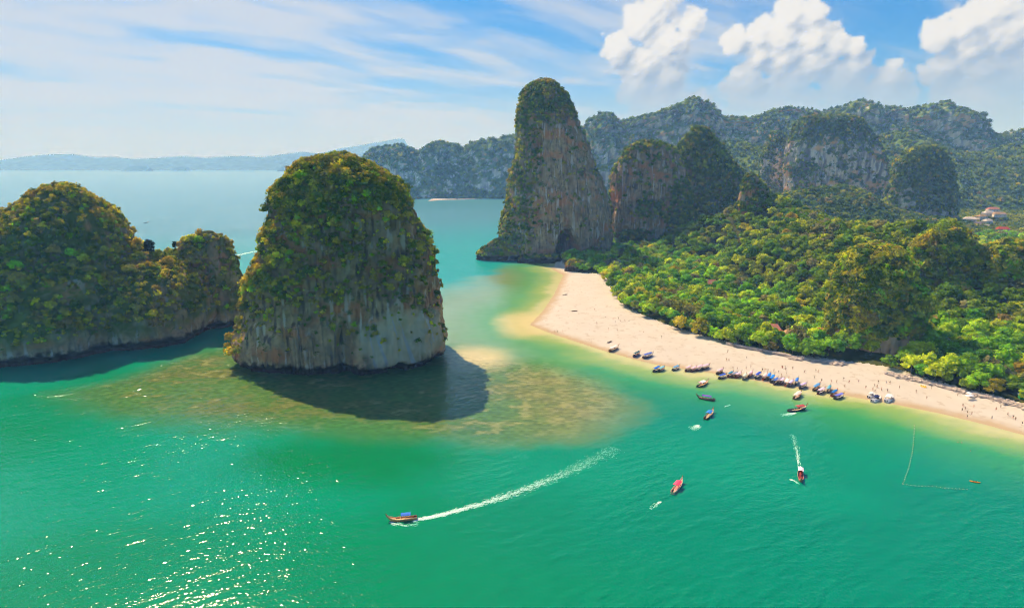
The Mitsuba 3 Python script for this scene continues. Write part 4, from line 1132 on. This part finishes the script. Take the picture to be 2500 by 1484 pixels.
ROW = [(z1(320, 370), z1(505, 270), BRN, WHITE, 'leftmost longtail boat, brown with a whitish canopy, pulled up on the sand edge'),
       (z1(785, 475), z1(915, 385), (76, 60, 120), (44, 96, 110), 'purplish longtail boat with a dark teal canopy, second from left on the sand edge'),
       (z1(965, 505), z1(1170, 415), MAR, (60, 96, 200), 'maroon longtail boat with a blue canopy, third from left on the sand edge'),
       (z1(1165, 755), z1(1300, 650), DK, BLUE, 'longtail boat with a deep blue canopy, left one of a moored pair'),
       (z1(1275, 750), z1(1385, 655), DK, (126, 200, 226), 'longtail boat with a pale blue canopy, right one of a moored pair'),
       (z1(1545, 725), z1(1665, 645), DK, SKYB, 'longtail boat with a sky blue canopy, moored alone between two clusters'),
       (z1(1785, 745), z1(1895, 650), MAR, PINKW, 'leftmost of four longtail boats with pinkish canopies moored side by side'),
       (z1(1890, 755), z1(2000, 660), MAR, PINKW, 'second of four longtail boats with pinkish canopies moored side by side'),
       (z1(2000, 740), z1(2120, 640), MAR, (226, 196, 210), 'third of four longtail boats with pinkish canopies moored side by side'),
       (z1(2110, 715), z1(2245, 640), DK, PINKW, 'rightmost of four longtail boats with pinkish canopies moored side by side'),
       (z2(270, 375), z2(400, 275), DK, PINKW, 'longtail boat with a pinkish white canopy behind a blue covered neighbour'),
       (z2(325, 475), z2(465, 385), DK, (58, 100, 224), 'longtail boat with a royal blue canopy at the left of the long cluster'),
       (z2(520, 440), z2(635, 335), RED, TEALC, 'red sterned longtail boat with a teal canopy'),
       (z2(620, 450), z2(735, 350), BRN, GREYB, 'longtail boat with a grey blue canopy beside the teal covered one'),
       (z2(705, 455), z2(825, 355), (176, 70, 60), PINKW, 'red striped longtail boat with a pink white canopy'),
       (z2(870, 510), z2(950, 380), (70, 70, 66), (214, 222, 206), 'longtail boat with a greenish white canopy'),
       (z2(1000, 455), z2(1090, 345), MAR, (240, 200, 210), 'longtail boat with a rose canopy beside the greenish white one'),
       (z2(1155, 490), z2(1295, 360), (40, 60, 60), (50, 84, 206), 'longtail boat with a dark blue canopy standing apart in the row'),
       (z2(1345, 510), z2(1425, 405), RED, (244, 214, 210), 'small red longtail boat left of the bright blue canopies'),
       (z2(1435, 525), z2(1515, 390), DK, (20, 132, 236), 'left longtail boat of two with bright azure canopies'),
       (z2(1505, 570), z2(1600, 425), DK, (28, 140, 240), 'right longtail boat of two with bright azure canopies'),
       (z2(1590, 620), z2(1685, 485), MAR, (70, 110, 196), 'longtail boat with a slate blue canopy right of the azure ones'),
       (z2(1680, 610), z2(1765, 495), DK, (150, 140, 160), 'longtail boat with a grey canopy in the long cluster'),
       (z2(1750, 610), z2(1825, 505), MAR, PINKW, 'longtail boat with a pale pink canopy in the long cluster'),
       (z2(1855, 660), z2(1935, 505), (170, 60, 44), (250, 236, 220), 'red longtail boat with a cream canopy in the long cluster'),
       (z2(1955, 655), z2(2025, 560), (80, 50, 84), (226, 206, 236), 'longtail boat with a lilac canopy in the long cluster'),
       (z2(2090, 640), z2(2150, 505), DK, (52, 124, 214), 'longtail boat with a blue canopy near the right end of the long cluster'),
       (z2(2190, 715), z2(2360, 605), (64, 44, 70), (220, 196, 232), 'longtail boat with a pale violet canopy ending the long cluster'),
       (z3(690, 490), z3(825, 365), DK, (92, 156, 214), 'longtail boat with a broad light blue canopy right of the gap'),
       (z3(780, 555), z3(930, 435), MAR, PINKW, 'longtail boat with a pink white canopy beside the broad light blue one'),
       (z3(975, 530), z3(1035, 405), DK, (92, 168, 190), 'longtail boat with a teal canopy in the last cluster'),
       (z3(1050, 600), z3(1175, 480), RED, (24, 120, 200), 'longtail boat with a cobalt canopy in the last cluster'),
       (z3(1110, 655), z3(1310, 545), DK, (126, 128, 226), 'longtail boat with a periwinkle canopy, rightmost of the last cluster')]
for i, (a, b, hc, cc, lab) in enumerate(ROW):
    longtail(a, b, hc, cc, lab, RG, ribbon=[(230, 120, 60), (236, 80, 120), (240, 200, 60)][i % 3], inside=[(206, 186, 160), (180, 140, 110), (222, 214, 206)][i % 3])
longtail(z3(300, 655), z3(450, 500), BRN, (240, 216, 206), 'brown longtail boat with a cream canopy lying off the end of the long cluster', inside=(214, 180, 150))
longtail(z1(2010, 1050), z1(2240, 905), (52, 58, 54), (246, 236, 240), 'longtail boat with white canopy and tan bow, upper of three anchored off the beach', canopy2=(150, 30, 90), can=(-.36, .1), inside=(214, 170, 120))
longtail(z4(790, 712), z4(400, 605), (120, 96, 70), (120, 70, 190), 'longtail boat with a purple canopy and white bow, middle of three anchored off the beach', can=(-.3, .2), inside=(206, 170, 140))
longtail(z4(545, 1140), z4(790, 860), (120, 90, 56), (40, 130, 214), 'longtail boat with a blue canopy and pale bow, lowest of three anchored off the beach', can=(-.2, .14), inside=(216, 190, 150))
longtail(z3(185, 900), z3(570, 790), (64, 38, 52), (176, 62, 66), 'dark longtail boat with a red canopy and foam at its stern, arriving at the row', can=(-.1, .3), inside=(224, 200, 160), canopy2=(196, 90, 80))
longtail(z5(365, 825), z5(95, 815), (206, 150, 84), (30, 112, 216), 'tan longtail boat with a blue canopy speeding left, ahead of a long white wake', can=(-.3, .02), inside=(226, 180, 120), L=10.5)
longtail(z6(840, 950), z6(1370, 230), (228, 206, 160), (240, 70, 110), 'pale longtail boat with a pink red canopy in open green water', can=(-.2, .16), inside=(226, 170, 150), L=11)
longtail(z7(540, 900), z7(565, 1240), (190, 110, 80), (250, 222, 236), 'longtail boat with a white pink canopy heading towards the camera', can=(-.45, -.12), canopy2=None, inside=(150, 60, 60), L=10.5)
longtail((350, 545), (364, 542), (70, 76, 84), None, 'tiny dark boat far out on the open sea', L=11, z=-1)


def speedboat(stern, bow, label, canopy=None, L=None):
    a, b = G(*stern)[:2], G(*bow, .6)[:2]
    d = b - a; L = L or float(np.clip(np.hypot(*d), 7, 11)); c = (a + b) / 2
    M = T().translate([c[0], c[1], 0]).rotate([0, 0, 1], math.degrees(math.atan2(d[1], d[0])))
    k = thing('speedboat', label, 'boat')
    V, f, xs, w, sh = hull_mesh(L, .30 * L, .95, .55, 0, prow_pow=1.6, sharp=2.6)

    def pt(nm, mesh, mat, sm=False):
        part(k, nm, mikit.ply(mesh, mat, smooth=sm, to_world=M))
    pt('hull', (V, f), paint((240, 240, 242), .25), 40)
    n = 12
    fl = np.concatenate([np.c_[xs[1:13], w[1:13] - .15, np.full(n, .45)], np.c_[xs[1:13], -w[1:13] + .15, np.full(n, .45)]])
    ff = np.array([[j, j + n, j + n + 1] for j in range(n - 1)] + [[j, j + n + 1, j + 1] for j in range(n - 1)])
    pt('floor', (fl, ff), paint((206, 210, 216)))
    fd = np.concatenate([np.c_[xs[12:18], w[12:18] - .05, sh[12:18] - .04], np.c_[xs[12:18], -w[12:18] + .05, sh[12:18] - .04]])
    pt('foredeck', (fd, np.array([[j, j + 6, j + 7] for j in range(5)] + [[j, j + 7, j + 1] for j in range(5)])), paint((244, 244, 244), .3))
    pt('windscreen', box(L * .12, L * .15, -.1 * L, .1 * L, .9, 1.55), paint((40, 52, 70), .2))
    for xb in (-.25, -.1):
        pt('seat', box(xb * L - .3, xb * L + .3, -.1 * L, .1 * L, .452, .85), paint((226, 226, 230)))
    for s_ in (-.45, .45):
        pt('outboard_motor', join([box(-L / 2 - .45, -L / 2 + .05, s_ - .2, s_ + .2, .75, 1.4), box(-L / 2 - .3, -L / 2 - .1, s_ - .08, s_ + .08, -.3, .75)]), paint((40, 40, 44)))
    if canopy:
        pt('canopy', canopy_mesh(-.32 * L, .16 * L, .24 * L, 2.2), paint(canopy), True)
        for xx in (-.3 * L, .13 * L):
            for s_ in (-1, 1):
                pt('canopy_post', tube([[xx, s_ * .12 * L, .9], [xx, s_ * .115 * L, 2.25]], [.04, .04], 5), paint((210, 210, 214)))


speedboat(z3(1800, 630), z3(1910, 545), 'white speedboat without canopy tucked behind the navy covered one', (240, 238, 226))
speedboat(z3(1850, 725), z3(2050, 590), 'white speedboat with a navy blue canopy near the beach', (40, 48, 96), L=9.5)
speedboat(z3(2145, 725), z3(2275, 570), 'white open speedboat, rightmost of the boats by the beach', (246, 244, 236))

# ------------------------------------------------------------------ foam on the water


def foam(pts, n, rg2, w0, w1, r0, r1, thin=1.0, zz=.04):
    line = shapely.LineString([G(*q_)[:2] for q_ in pts])
    out = []
    s = rg2.random(n) ** thin
    for t in s:
        q = line.interpolate(t, normalized=True)
        q2 = line.interpolate(min(1, t + .01), normalized=True); q1 = line.interpolate(max(0, t - .01), normalized=True)
        tx, ty = q2.x - q1.x, q2.y - q1.y; l = math.hypot(tx, ty) + 1e-9; tx /= l; ty /= l
        wd = w0 + (w1 - w0) * t
        o = rg2.normal() * wd * .42
        if rg2.random() < .18:
            o = wd * (1.0 + .25 * rg2.normal()) * rg2.choice([-1, 1])
        r = (r0 + (r1 - r0) * rg2.random() ** 2) * (1.1 - .5 * t)
        th = np.arange(7) / 7 * 2 * np.pi
        rad = r * (.5 + .7 * rg2.random(7))
        a_, b_ = rad * np.cos(th) * (1.6 + rg2.random()), rad * np.sin(th) * .55
        V = np.c_[q.x + tx * a_ - ty * (b_ + o), q.y + ty * a_ + tx * (b_ + o), np.full(7, .012)]
        cen = [[q.x - ty * o, q.y + tx * o, zz + .10 * r]]
        thin_ = np.clip(t * .8 + .25 * rg2.random() + .25 * (abs(o) > .7 * wd), 0, .85)
        rim, mid_c = np.array(lin(60, 170, 140)), np.array(lin(240, 248, 246)) * (1 - thin_) + np.array(lin(110, 200, 172)) * thin_
        out.append((np.vstack([V, cen]), np.array([[k, (k + 1) % 7, 7] for k in range(7)]), np.vstack([np.repeat((rim * .6 + mid_c * .4)[None], 7, 0), mid_c[None]])))
    v_, f_, c_ = join(out)
    return mikit.ply((v_, f_), 'foam', smooth=True, color=c_)


stuff('wake_foam', foam([(1012, 1269), (1060, 1260), (1100, 1250), (1200, 1222), (1300, 1188), (1400, 1146), (1460, 1116), (1505, 1094)], 3000, rg, .6, 3.8, .12, .5, 1.5), 'long white wake trailing behind the speeding blue canopied boat', 'wake')
stuff('wake_foam', foam([(952, 1275), (985, 1282), (1020, 1280)], 60, rg, .8, 1.2, .2, .6), 'bow foam along the near side of the speeding boat', 'foam')
stuff('wake_foam', foam([z7(525, 880), z7(500, 720), z7(480, 600), z7(450, 450), z7(425, 330), z7(390, 220)], 260, rg, .5, 1.2, .15, .5), 'white wake behind the boat heading towards the camera', 'wake')
stuff('wake_foam', foam([z7(340, 1130), z7(430, 1160), z7(500, 1220)], 50, rg, .4, .6, .2, .6), 'foam at the bow of the boat heading towards the camera', 'foam')
stuff('wake_foam', foam([z6(560, 1090), z6(420, 1170), z6(300, 1270), z6(200, 1330)], 40, rg, .4, 1.2, .2, .6), 'faint foam streak behind the pink canopied boat', 'foam')
stuff('wake_foam', foam([z4(450, 1230), z4(370, 1270), z4(290, 1310)], 170, rg, 1.1, 1.8, .2, .6), 'bright patch of foam below the three anchored boats', 'foam')
stuff('wake_foam', foam([z3(330, 930), z3(200, 940), z3(60, 985)], 170, rg, 1.1, 1.3, .2, .6), 'white foam at the stern of the arriving red canopied boat', 'foam')
stuff('wake_foam', foam([z4(1000, 820), z4(1120, 790)], 14, rg, .5, .6, .25, .6), 'small foam patch right of the anchored boats', 'foam')
stuff('wake_foam', foam([(565, 627), (590, 621), (640, 610), (700, 598)], 420, rg, 2.5, 3.5, 1.0, 2.4), 'distant white wake between the left island and the middle stack', 'wake')

# ------------------------------------------------------------------ buoys, kayaks, beach things
ORANGE = paint((240, 150, 40)); YEL = paint((250, 200, 60)); BUOY = paint((200, 205, 160))


def buoy_line(pts, n, label):
    k = thing('buoy_line', label, 'buoys')
    line = shapely.LineString([G(*q_)[:2] for q_ in pts])
    q = np.array([[line.interpolate(t, normalized=True).x, line.interpolate(t, normalized=True).y] for t in np.linspace(0, 1, n)])
    part(k, 'rope', mikit.ply(tube(np.c_[q, np.full(n, .03)], np.full(n, .02), 4), BUOY))
    ico = trimesh.creation.icosphere(subdivisions=1, radius=.15)
    b = mikit.ply((np.asarray(ico.vertices) * [1.5, 1, 1], np.asarray(ico.faces)), BUOY, smooth=True)
    for x, y in q:
        part(k, 'float', {**b, 'to_world': T().translate([x, y, .08])})


buoy_line([z8(505, 560), z8(500, 720), z8(482, 900), z8(435, 1110), z8(360, 1315)], 34, 'line of pale swimming floats running out from the beach')
buoy_line([z8(360, 1320), z8(540, 1345), z8(740, 1345), z8(920, 1375), z8(1180, 1385)], 18, 'line of pale swimming floats running along the swimming area')


def kayak(px, label, rot, col, on_sand=False):
    q = G(*px, 1.0 if on_sand else 0); z = zat(q[:2])[0] if on_sand else .0
    k = thing('kayak', label, 'kayak')
    M = T().translate([q[0], q[1], max(z, 0) + .22]).rotate([0, 0, 1], rot)
    s = np.linspace(-1, 1, 13)
    V, f = tube(np.c_[1.9 * s, 0 * s, .16 * s ** 4], .42 * (1 - np.abs(s) ** 2.6) + .03, 10)
    part(k, 'hull', mikit.ply((V * [1, 1, .62], f), col, smooth=True, to_world=M))
    part(k, 'cockpit', mikit.ply(box(-.75, .55, -.2, .2, .2, .285), paint((60, 50, 40)), to_world=M))


kayak(z8(1280, 1295), 'orange kayak afloat on the right side of the bay', -25, ORANGE)
for i, (x, y) in enumerate([(590, 78), (620, 88), (645, 92)]):
    kayak(z8(x, y), ['left', 'middle', 'right'][i] + ' of three yellow kayaks lying on the sand', 60, YEL, True)
q = G(*z8(1885, 215), 3.0); z = zat(q[:2])[0]
k = thing('beach_tent', 'green and white tent at the right edge of the beach', 'tent')
M = T().translate([q[0] + 2, q[1], z]).rotate([0, 0, 1], -20)
for nm_, m_, c_ in [('wall', box(-3, 3, -1.6, 1.6, 0, 1.9), (40, 140, 70)), ('roof', (np.array([[-3.3, -1.9, 1.85], [3.3, -1.9, 1.85], [3.3, 1.9, 1.85], [-3.3, 1.9, 1.85], [-3.3, 0, 2.9], [3.3, 0, 2.9]]), np.array([[0, 1, 5], [0, 5, 4], [2, 3, 4], [2, 4, 5], [1, 2, 5], [3, 0, 4], [0, 3, 2], [0, 2, 1]])), (214, 236, 232))]:
    part(k, nm_, mikit.ply(m_, paint(c_), to_world=M))
for i, (x, y) in enumerate([(1185, 225), (1225, 222), (1205, 195)]):
    q = G(*z8(x, y), 1.8); z = zat(q[:2])[0]
    k = thing('beach_umbrella', ['left front', 'right front', 'rear'][i] + ' of three white umbrellas by the rocks at the right', 'umbrella')
    th = np.arange(10) / 10 * 2 * np.pi
    V = np.vstack([np.c_[1.3 * np.cos(th), 1.3 * np.sin(th), 0 * th + 2.0], [[0, 0, 2.6]], np.c_[1.3 * np.cos(th), 1.3 * np.sin(th), 0 * th + 1.93], [[0, 0, 2.52]]])
    ff = [[j, (j + 1) % 10, 10] for j in range(10)] + [[11 + (j + 1) % 10, 11 + j, 21] for j in range(10)] + [[j, 11 + j, (j + 1) % 10] for j in range(10)] + [[(j + 1) % 10, 11 + j, 11 + (j + 1) % 10] for j in range(10)]
    M = T().translate([q[0], q[1], z])
    part(k, 'shade', mikit.ply((V, np.array(ff)), paint((240, 240, 240)), to_world=M))
    part(k, 'pole', mikit.ply(tube([[0, 0, -.2], [0, 0, 2.55]], [.04, .04], 6), paint((150, 130, 110)), to_world=M))

# ------------------------------------------------------------------ people


def body_mesh(joints, bones):
    parts_ = []
    for a, b in bones:
        (pa, ra), (pb, rb) = joints[a], joints[b]
        s1 = m3.Manifold.sphere(ra, 8).translate(pa); s2 = m3.Manifold.sphere(rb, 8).translate(pb)
        parts_.append(m3.Manifold.batch_hull([s1, s2]))
    m = m3.Manifold.batch_boolean(parts_, m3.OpType.Add).to_mesh()
    return m.vert_properties[:, :3], m.tri_verts


def pose(step, arm, lean=0.0, sit=False):
    hz = .93 if not sit else .28
    J = {'hip': ((0, 0, hz), .145), 'chest': ((lean, 0, hz + .40), .16), 'neck': ((lean * 1.3, 0, hz + .58), .06), 'head': ((lean * 1.4, 0, hz + .72), .105)}
    for s, n in ((1, 'l'), (-1, 'r')):
        st = step * s
        J['hipj' + n] = ((0, .09 * s, hz - .02), .10)
        if sit:
            J['knee' + n] = ((.42, .12 * s, .42), .065); J['foot' + n] = ((.72, .13 * s, .07), .05); J['toe' + n] = ((.84, .14 * s, .06), .04)
        else:
            J['knee' + n] = ((st * .5, .1 * s, .49), .065); J['foot' + n] = ((st - .04 * abs(step), .1 * s, .06), .045); J['toe' + n] = ((st + .16, .11 * s, .045), .035)
        J['sh' + n] = ((lean, .19 * s, hz + .47), .065); J['elb' + n] = ((lean - .06 - st * .4, .25 * s, hz + .2 + arm * .2), .042); J['wri' + n] = ((lean + .1 - st * .6 + arm * .2, .24 * s, hz - .02 + arm * .5), .032)
        J['hand' + n] = ((lean + .13 - st * .65 + arm * .25, .23 * s, hz - .12 + arm * .55), .038)
    B = [('hip', 'chest'), ('chest', 'neck'), ('neck', 'head')]
    for n in 'lr':
        B += [('hip', 'hipj' + n), ('hipj' + n, 'knee' + n), ('knee' + n, 'foot' + n), ('foot' + n, 'toe' + n), ('chest', 'sh' + n), ('sh' + n, 'elb' + n), ('elb' + n, 'wri' + n), ('wri' + n, 'hand' + n)]
    grow = {k_: (v_[0], v_[1] + .022) for k_, v_ in J.items()}
    sh = body_mesh(grow, [('hip', 'hipjl'), ('hip', 'hipjr')] + [('hipj' + n, 'mid' + n) for n in 'lr']) if False else None
    mid = {n: tuple(np.array(J['hipj' + n][0]) * .45 + np.array(J['knee' + n][0]) * .55) for n in 'lr'}
    g2 = {'hip': (J['hip'][0], .165), **{'h' + n: (J['hipj' + n][0], .122) for n in 'lr'}, **{'m' + n: (mid[n], .10) for n in 'lr'}}
    shorts = body_mesh(g2, [('hip', 'hl'), ('hip', 'hr'), ('hl', 'ml'), ('hr', 'mr')])
    top = body_mesh({'a': (tuple(np.array(J['hip'][0]) + [0, 0, .06]), .160), 'b': (J['chest'][0], .178), 'l': (J['shl'][0], .082), 'r': (J['shr'][0], .082)}, [('a', 'b'), ('b', 'l'), ('b', 'r')])
    hd = np.array(J['head'][0])
    hair = body_mesh({'a': (tuple(hd + [-.015, 0, .03]), .112), 'b': (tuple(hd + [-.05, 0, -.02]), .09)}, [('a', 'b')])
    return [mikit.ply(m_, None, smooth=True) for m_ in (body_mesh(J, B), shorts, top, hair)]


POSES = [(pose(.0, .0), 'standing'), (pose(.26, .1), 'walking'), (pose(.2, .3, .05), 'walking'), (pose(.04, .45), 'standing'), (pose(0, .1, -.05, True), 'sitting')]
SKIN = [paint((190, 138, 108)), paint((160, 108, 80)), paint((214, 168, 140))]
HAIR = paint((40, 32, 28))
CLOTH = [((44, 48, 60), 'dark'), ((190, 60, 60), 'red'), ((60, 90, 160), 'blue'), ((230, 226, 220), 'white'), ((96, 90, 60), 'khaki'), ((220, 120, 90), 'coral')]


def person(px, zone, i, z=None):
    q = G(*px, 1.0)
    zz = zat(q[:2])[0]
    q = G(*px, max(zz, -.35))
    zz = zat(q[:2])[0] if z is None else z
    pidx = i % 4 if zone[1] else (4 if i % 3 == 0 else i % 4)
    ms, verb = POSES[pidx]
    (c, cn), hat = CLOTH[(i * 5 + i // 7) % 6], i % 2
    where = zone[0]
    if zz < 0.02:
        where = zone[0] + ', ankle deep'
    k = thing('person', f'person in {cn} {"shirt and shorts" if hat else "swim shorts"} {verb} {where}', 'person', f'people {zone[0]}, {verb}, in {cn} {"shirts" if hat else "shorts"}')
    M = T().translate([q[0], q[1], max(zz, -.35)]).rotate([0, 0, 1], (i * 137) % 360).scale(1.0 + .06 * math.sin(i * 9))
    ref = lambda b: {'bsdf': {'type': 'ref', 'id': b}, 'to_world': M}
    part(k, 'body', {**ms[0], **ref(SKIN[i % 3])})
    part(k, 'shorts', {**ms[1], **ref(paint(c))})
    if hat:
        part(k, 'shirt', {**ms[2], **ref(paint(CLOTH[(i * 3 + 1) % 6][0]))})
    part(k, 'hair', {**ms[3], **ref(HAIR)})


PEOPLE = [(z8, ('on the right end of the beach', 1), [(310, 90), (525, 150), (660, 225), (725, 95), (1060, 185), (1125, 325), (1155, 368), (1115, 388), (1265, 340), (1185, 415), (1235, 440), (1495, 488), (1550, 375), (1610, 340), (1700, 440), (1770, 478), (1800, 498), (1885, 568), (145, 30), (190, 35), (80, 125), (160, 135), (25, 85), (1180, 475)]),
          (z3, ('on the sand by the last boats', 1), [(515, 115), (740, 95), (785, 105), (710, 235), (855, 290), (1050, 310), (1160, 325), (1300, 262), (1600, 310), (1745, 435), (1920, 385), (1970, 415), (1885, 470), (2000, 320), (2060, 460), (2180, 485), (1410, 320), (1930, 510), (1320, 405)]),
          (z2, ('on the sand by the long row of boats', 1), [(480, 50), (540, 60), (635, 245), (735, 262), (940, 250), (1050, 215), (1320, 290), (1385, 285), (1450, 300), (1590, 300), (1700, 335), (1780, 220), (1850, 220), (1870, 275), (2025, 245), (1760, 410), (1880, 375), (2310, 320)]),
          (zr, ('on the broad pale sand near the trees', 0), [(760, 615), (810, 660), (850, 680), (920, 697), (965, 695), (985, 715), (940, 725), (1020, 712), (1060, 710), (955, 797), (880, 787), (1190, 807), (1345, 857), (775, 740), (445, 628)]),
          (zr, ('at the water on the beach tip', 1), [(405, 812), (430, 816), (480, 812)]),
          (zr, ('below the sea wall', 1), [(1925, 985), (1910, 1055), (2090, 1040), (2405, 1125), (2430, 1140)])]
i = 0
for fn, zone, pts in PEOPLE:
    for pt_ in pts:
        person(fn(*pt_), zone, i); i += 1
for (x, y), lab in [((1065, 785), 'left of two swimmers in the water off the right end of the beach'), ((1112, 790), 'right of two swimmers in the water off the right end of the beach'), ((1225, 895), 'lone swimmer further out off the right end of the beach')]:
    q = G(*z8(x, y))
    k = thing('person', lab, 'person')
    M = T().translate([q[0], q[1], -1.28])
    ms = POSES[3][0]
    part(k, 'body', {**ms[0], 'bsdf': {'type': 'ref', 'id': SKIN[0]}, 'to_world': M})
    part(k, 'hair', {**ms[3], 'bsdf': {'type': 'ref', 'id': HAIR}, 'to_world': M})
# ------------------------------------------------------------------ air
scene['haze_air'] = {'type': 'homogeneous', 'albedo': {'type': 'rgb', 'value': [.93, .95, .97]}, 'sigma_t': {'type': 'rgb', 'value': [.43e-4, .83e-4, 1.6e-4]}}
scene['haze'] = {'type': 'cube', 'to_world': T().translate([0, 8700, 396]).scale([18500, 9900, 404]), 'bsdf': {'type': 'null'}, 'interior': {'type': 'ref', 'id': 'haze_air'}}
labels['haze'] = {'kind': 'stuff', 'label': 'pale sea haze over the bay', 'category': 'haze'}
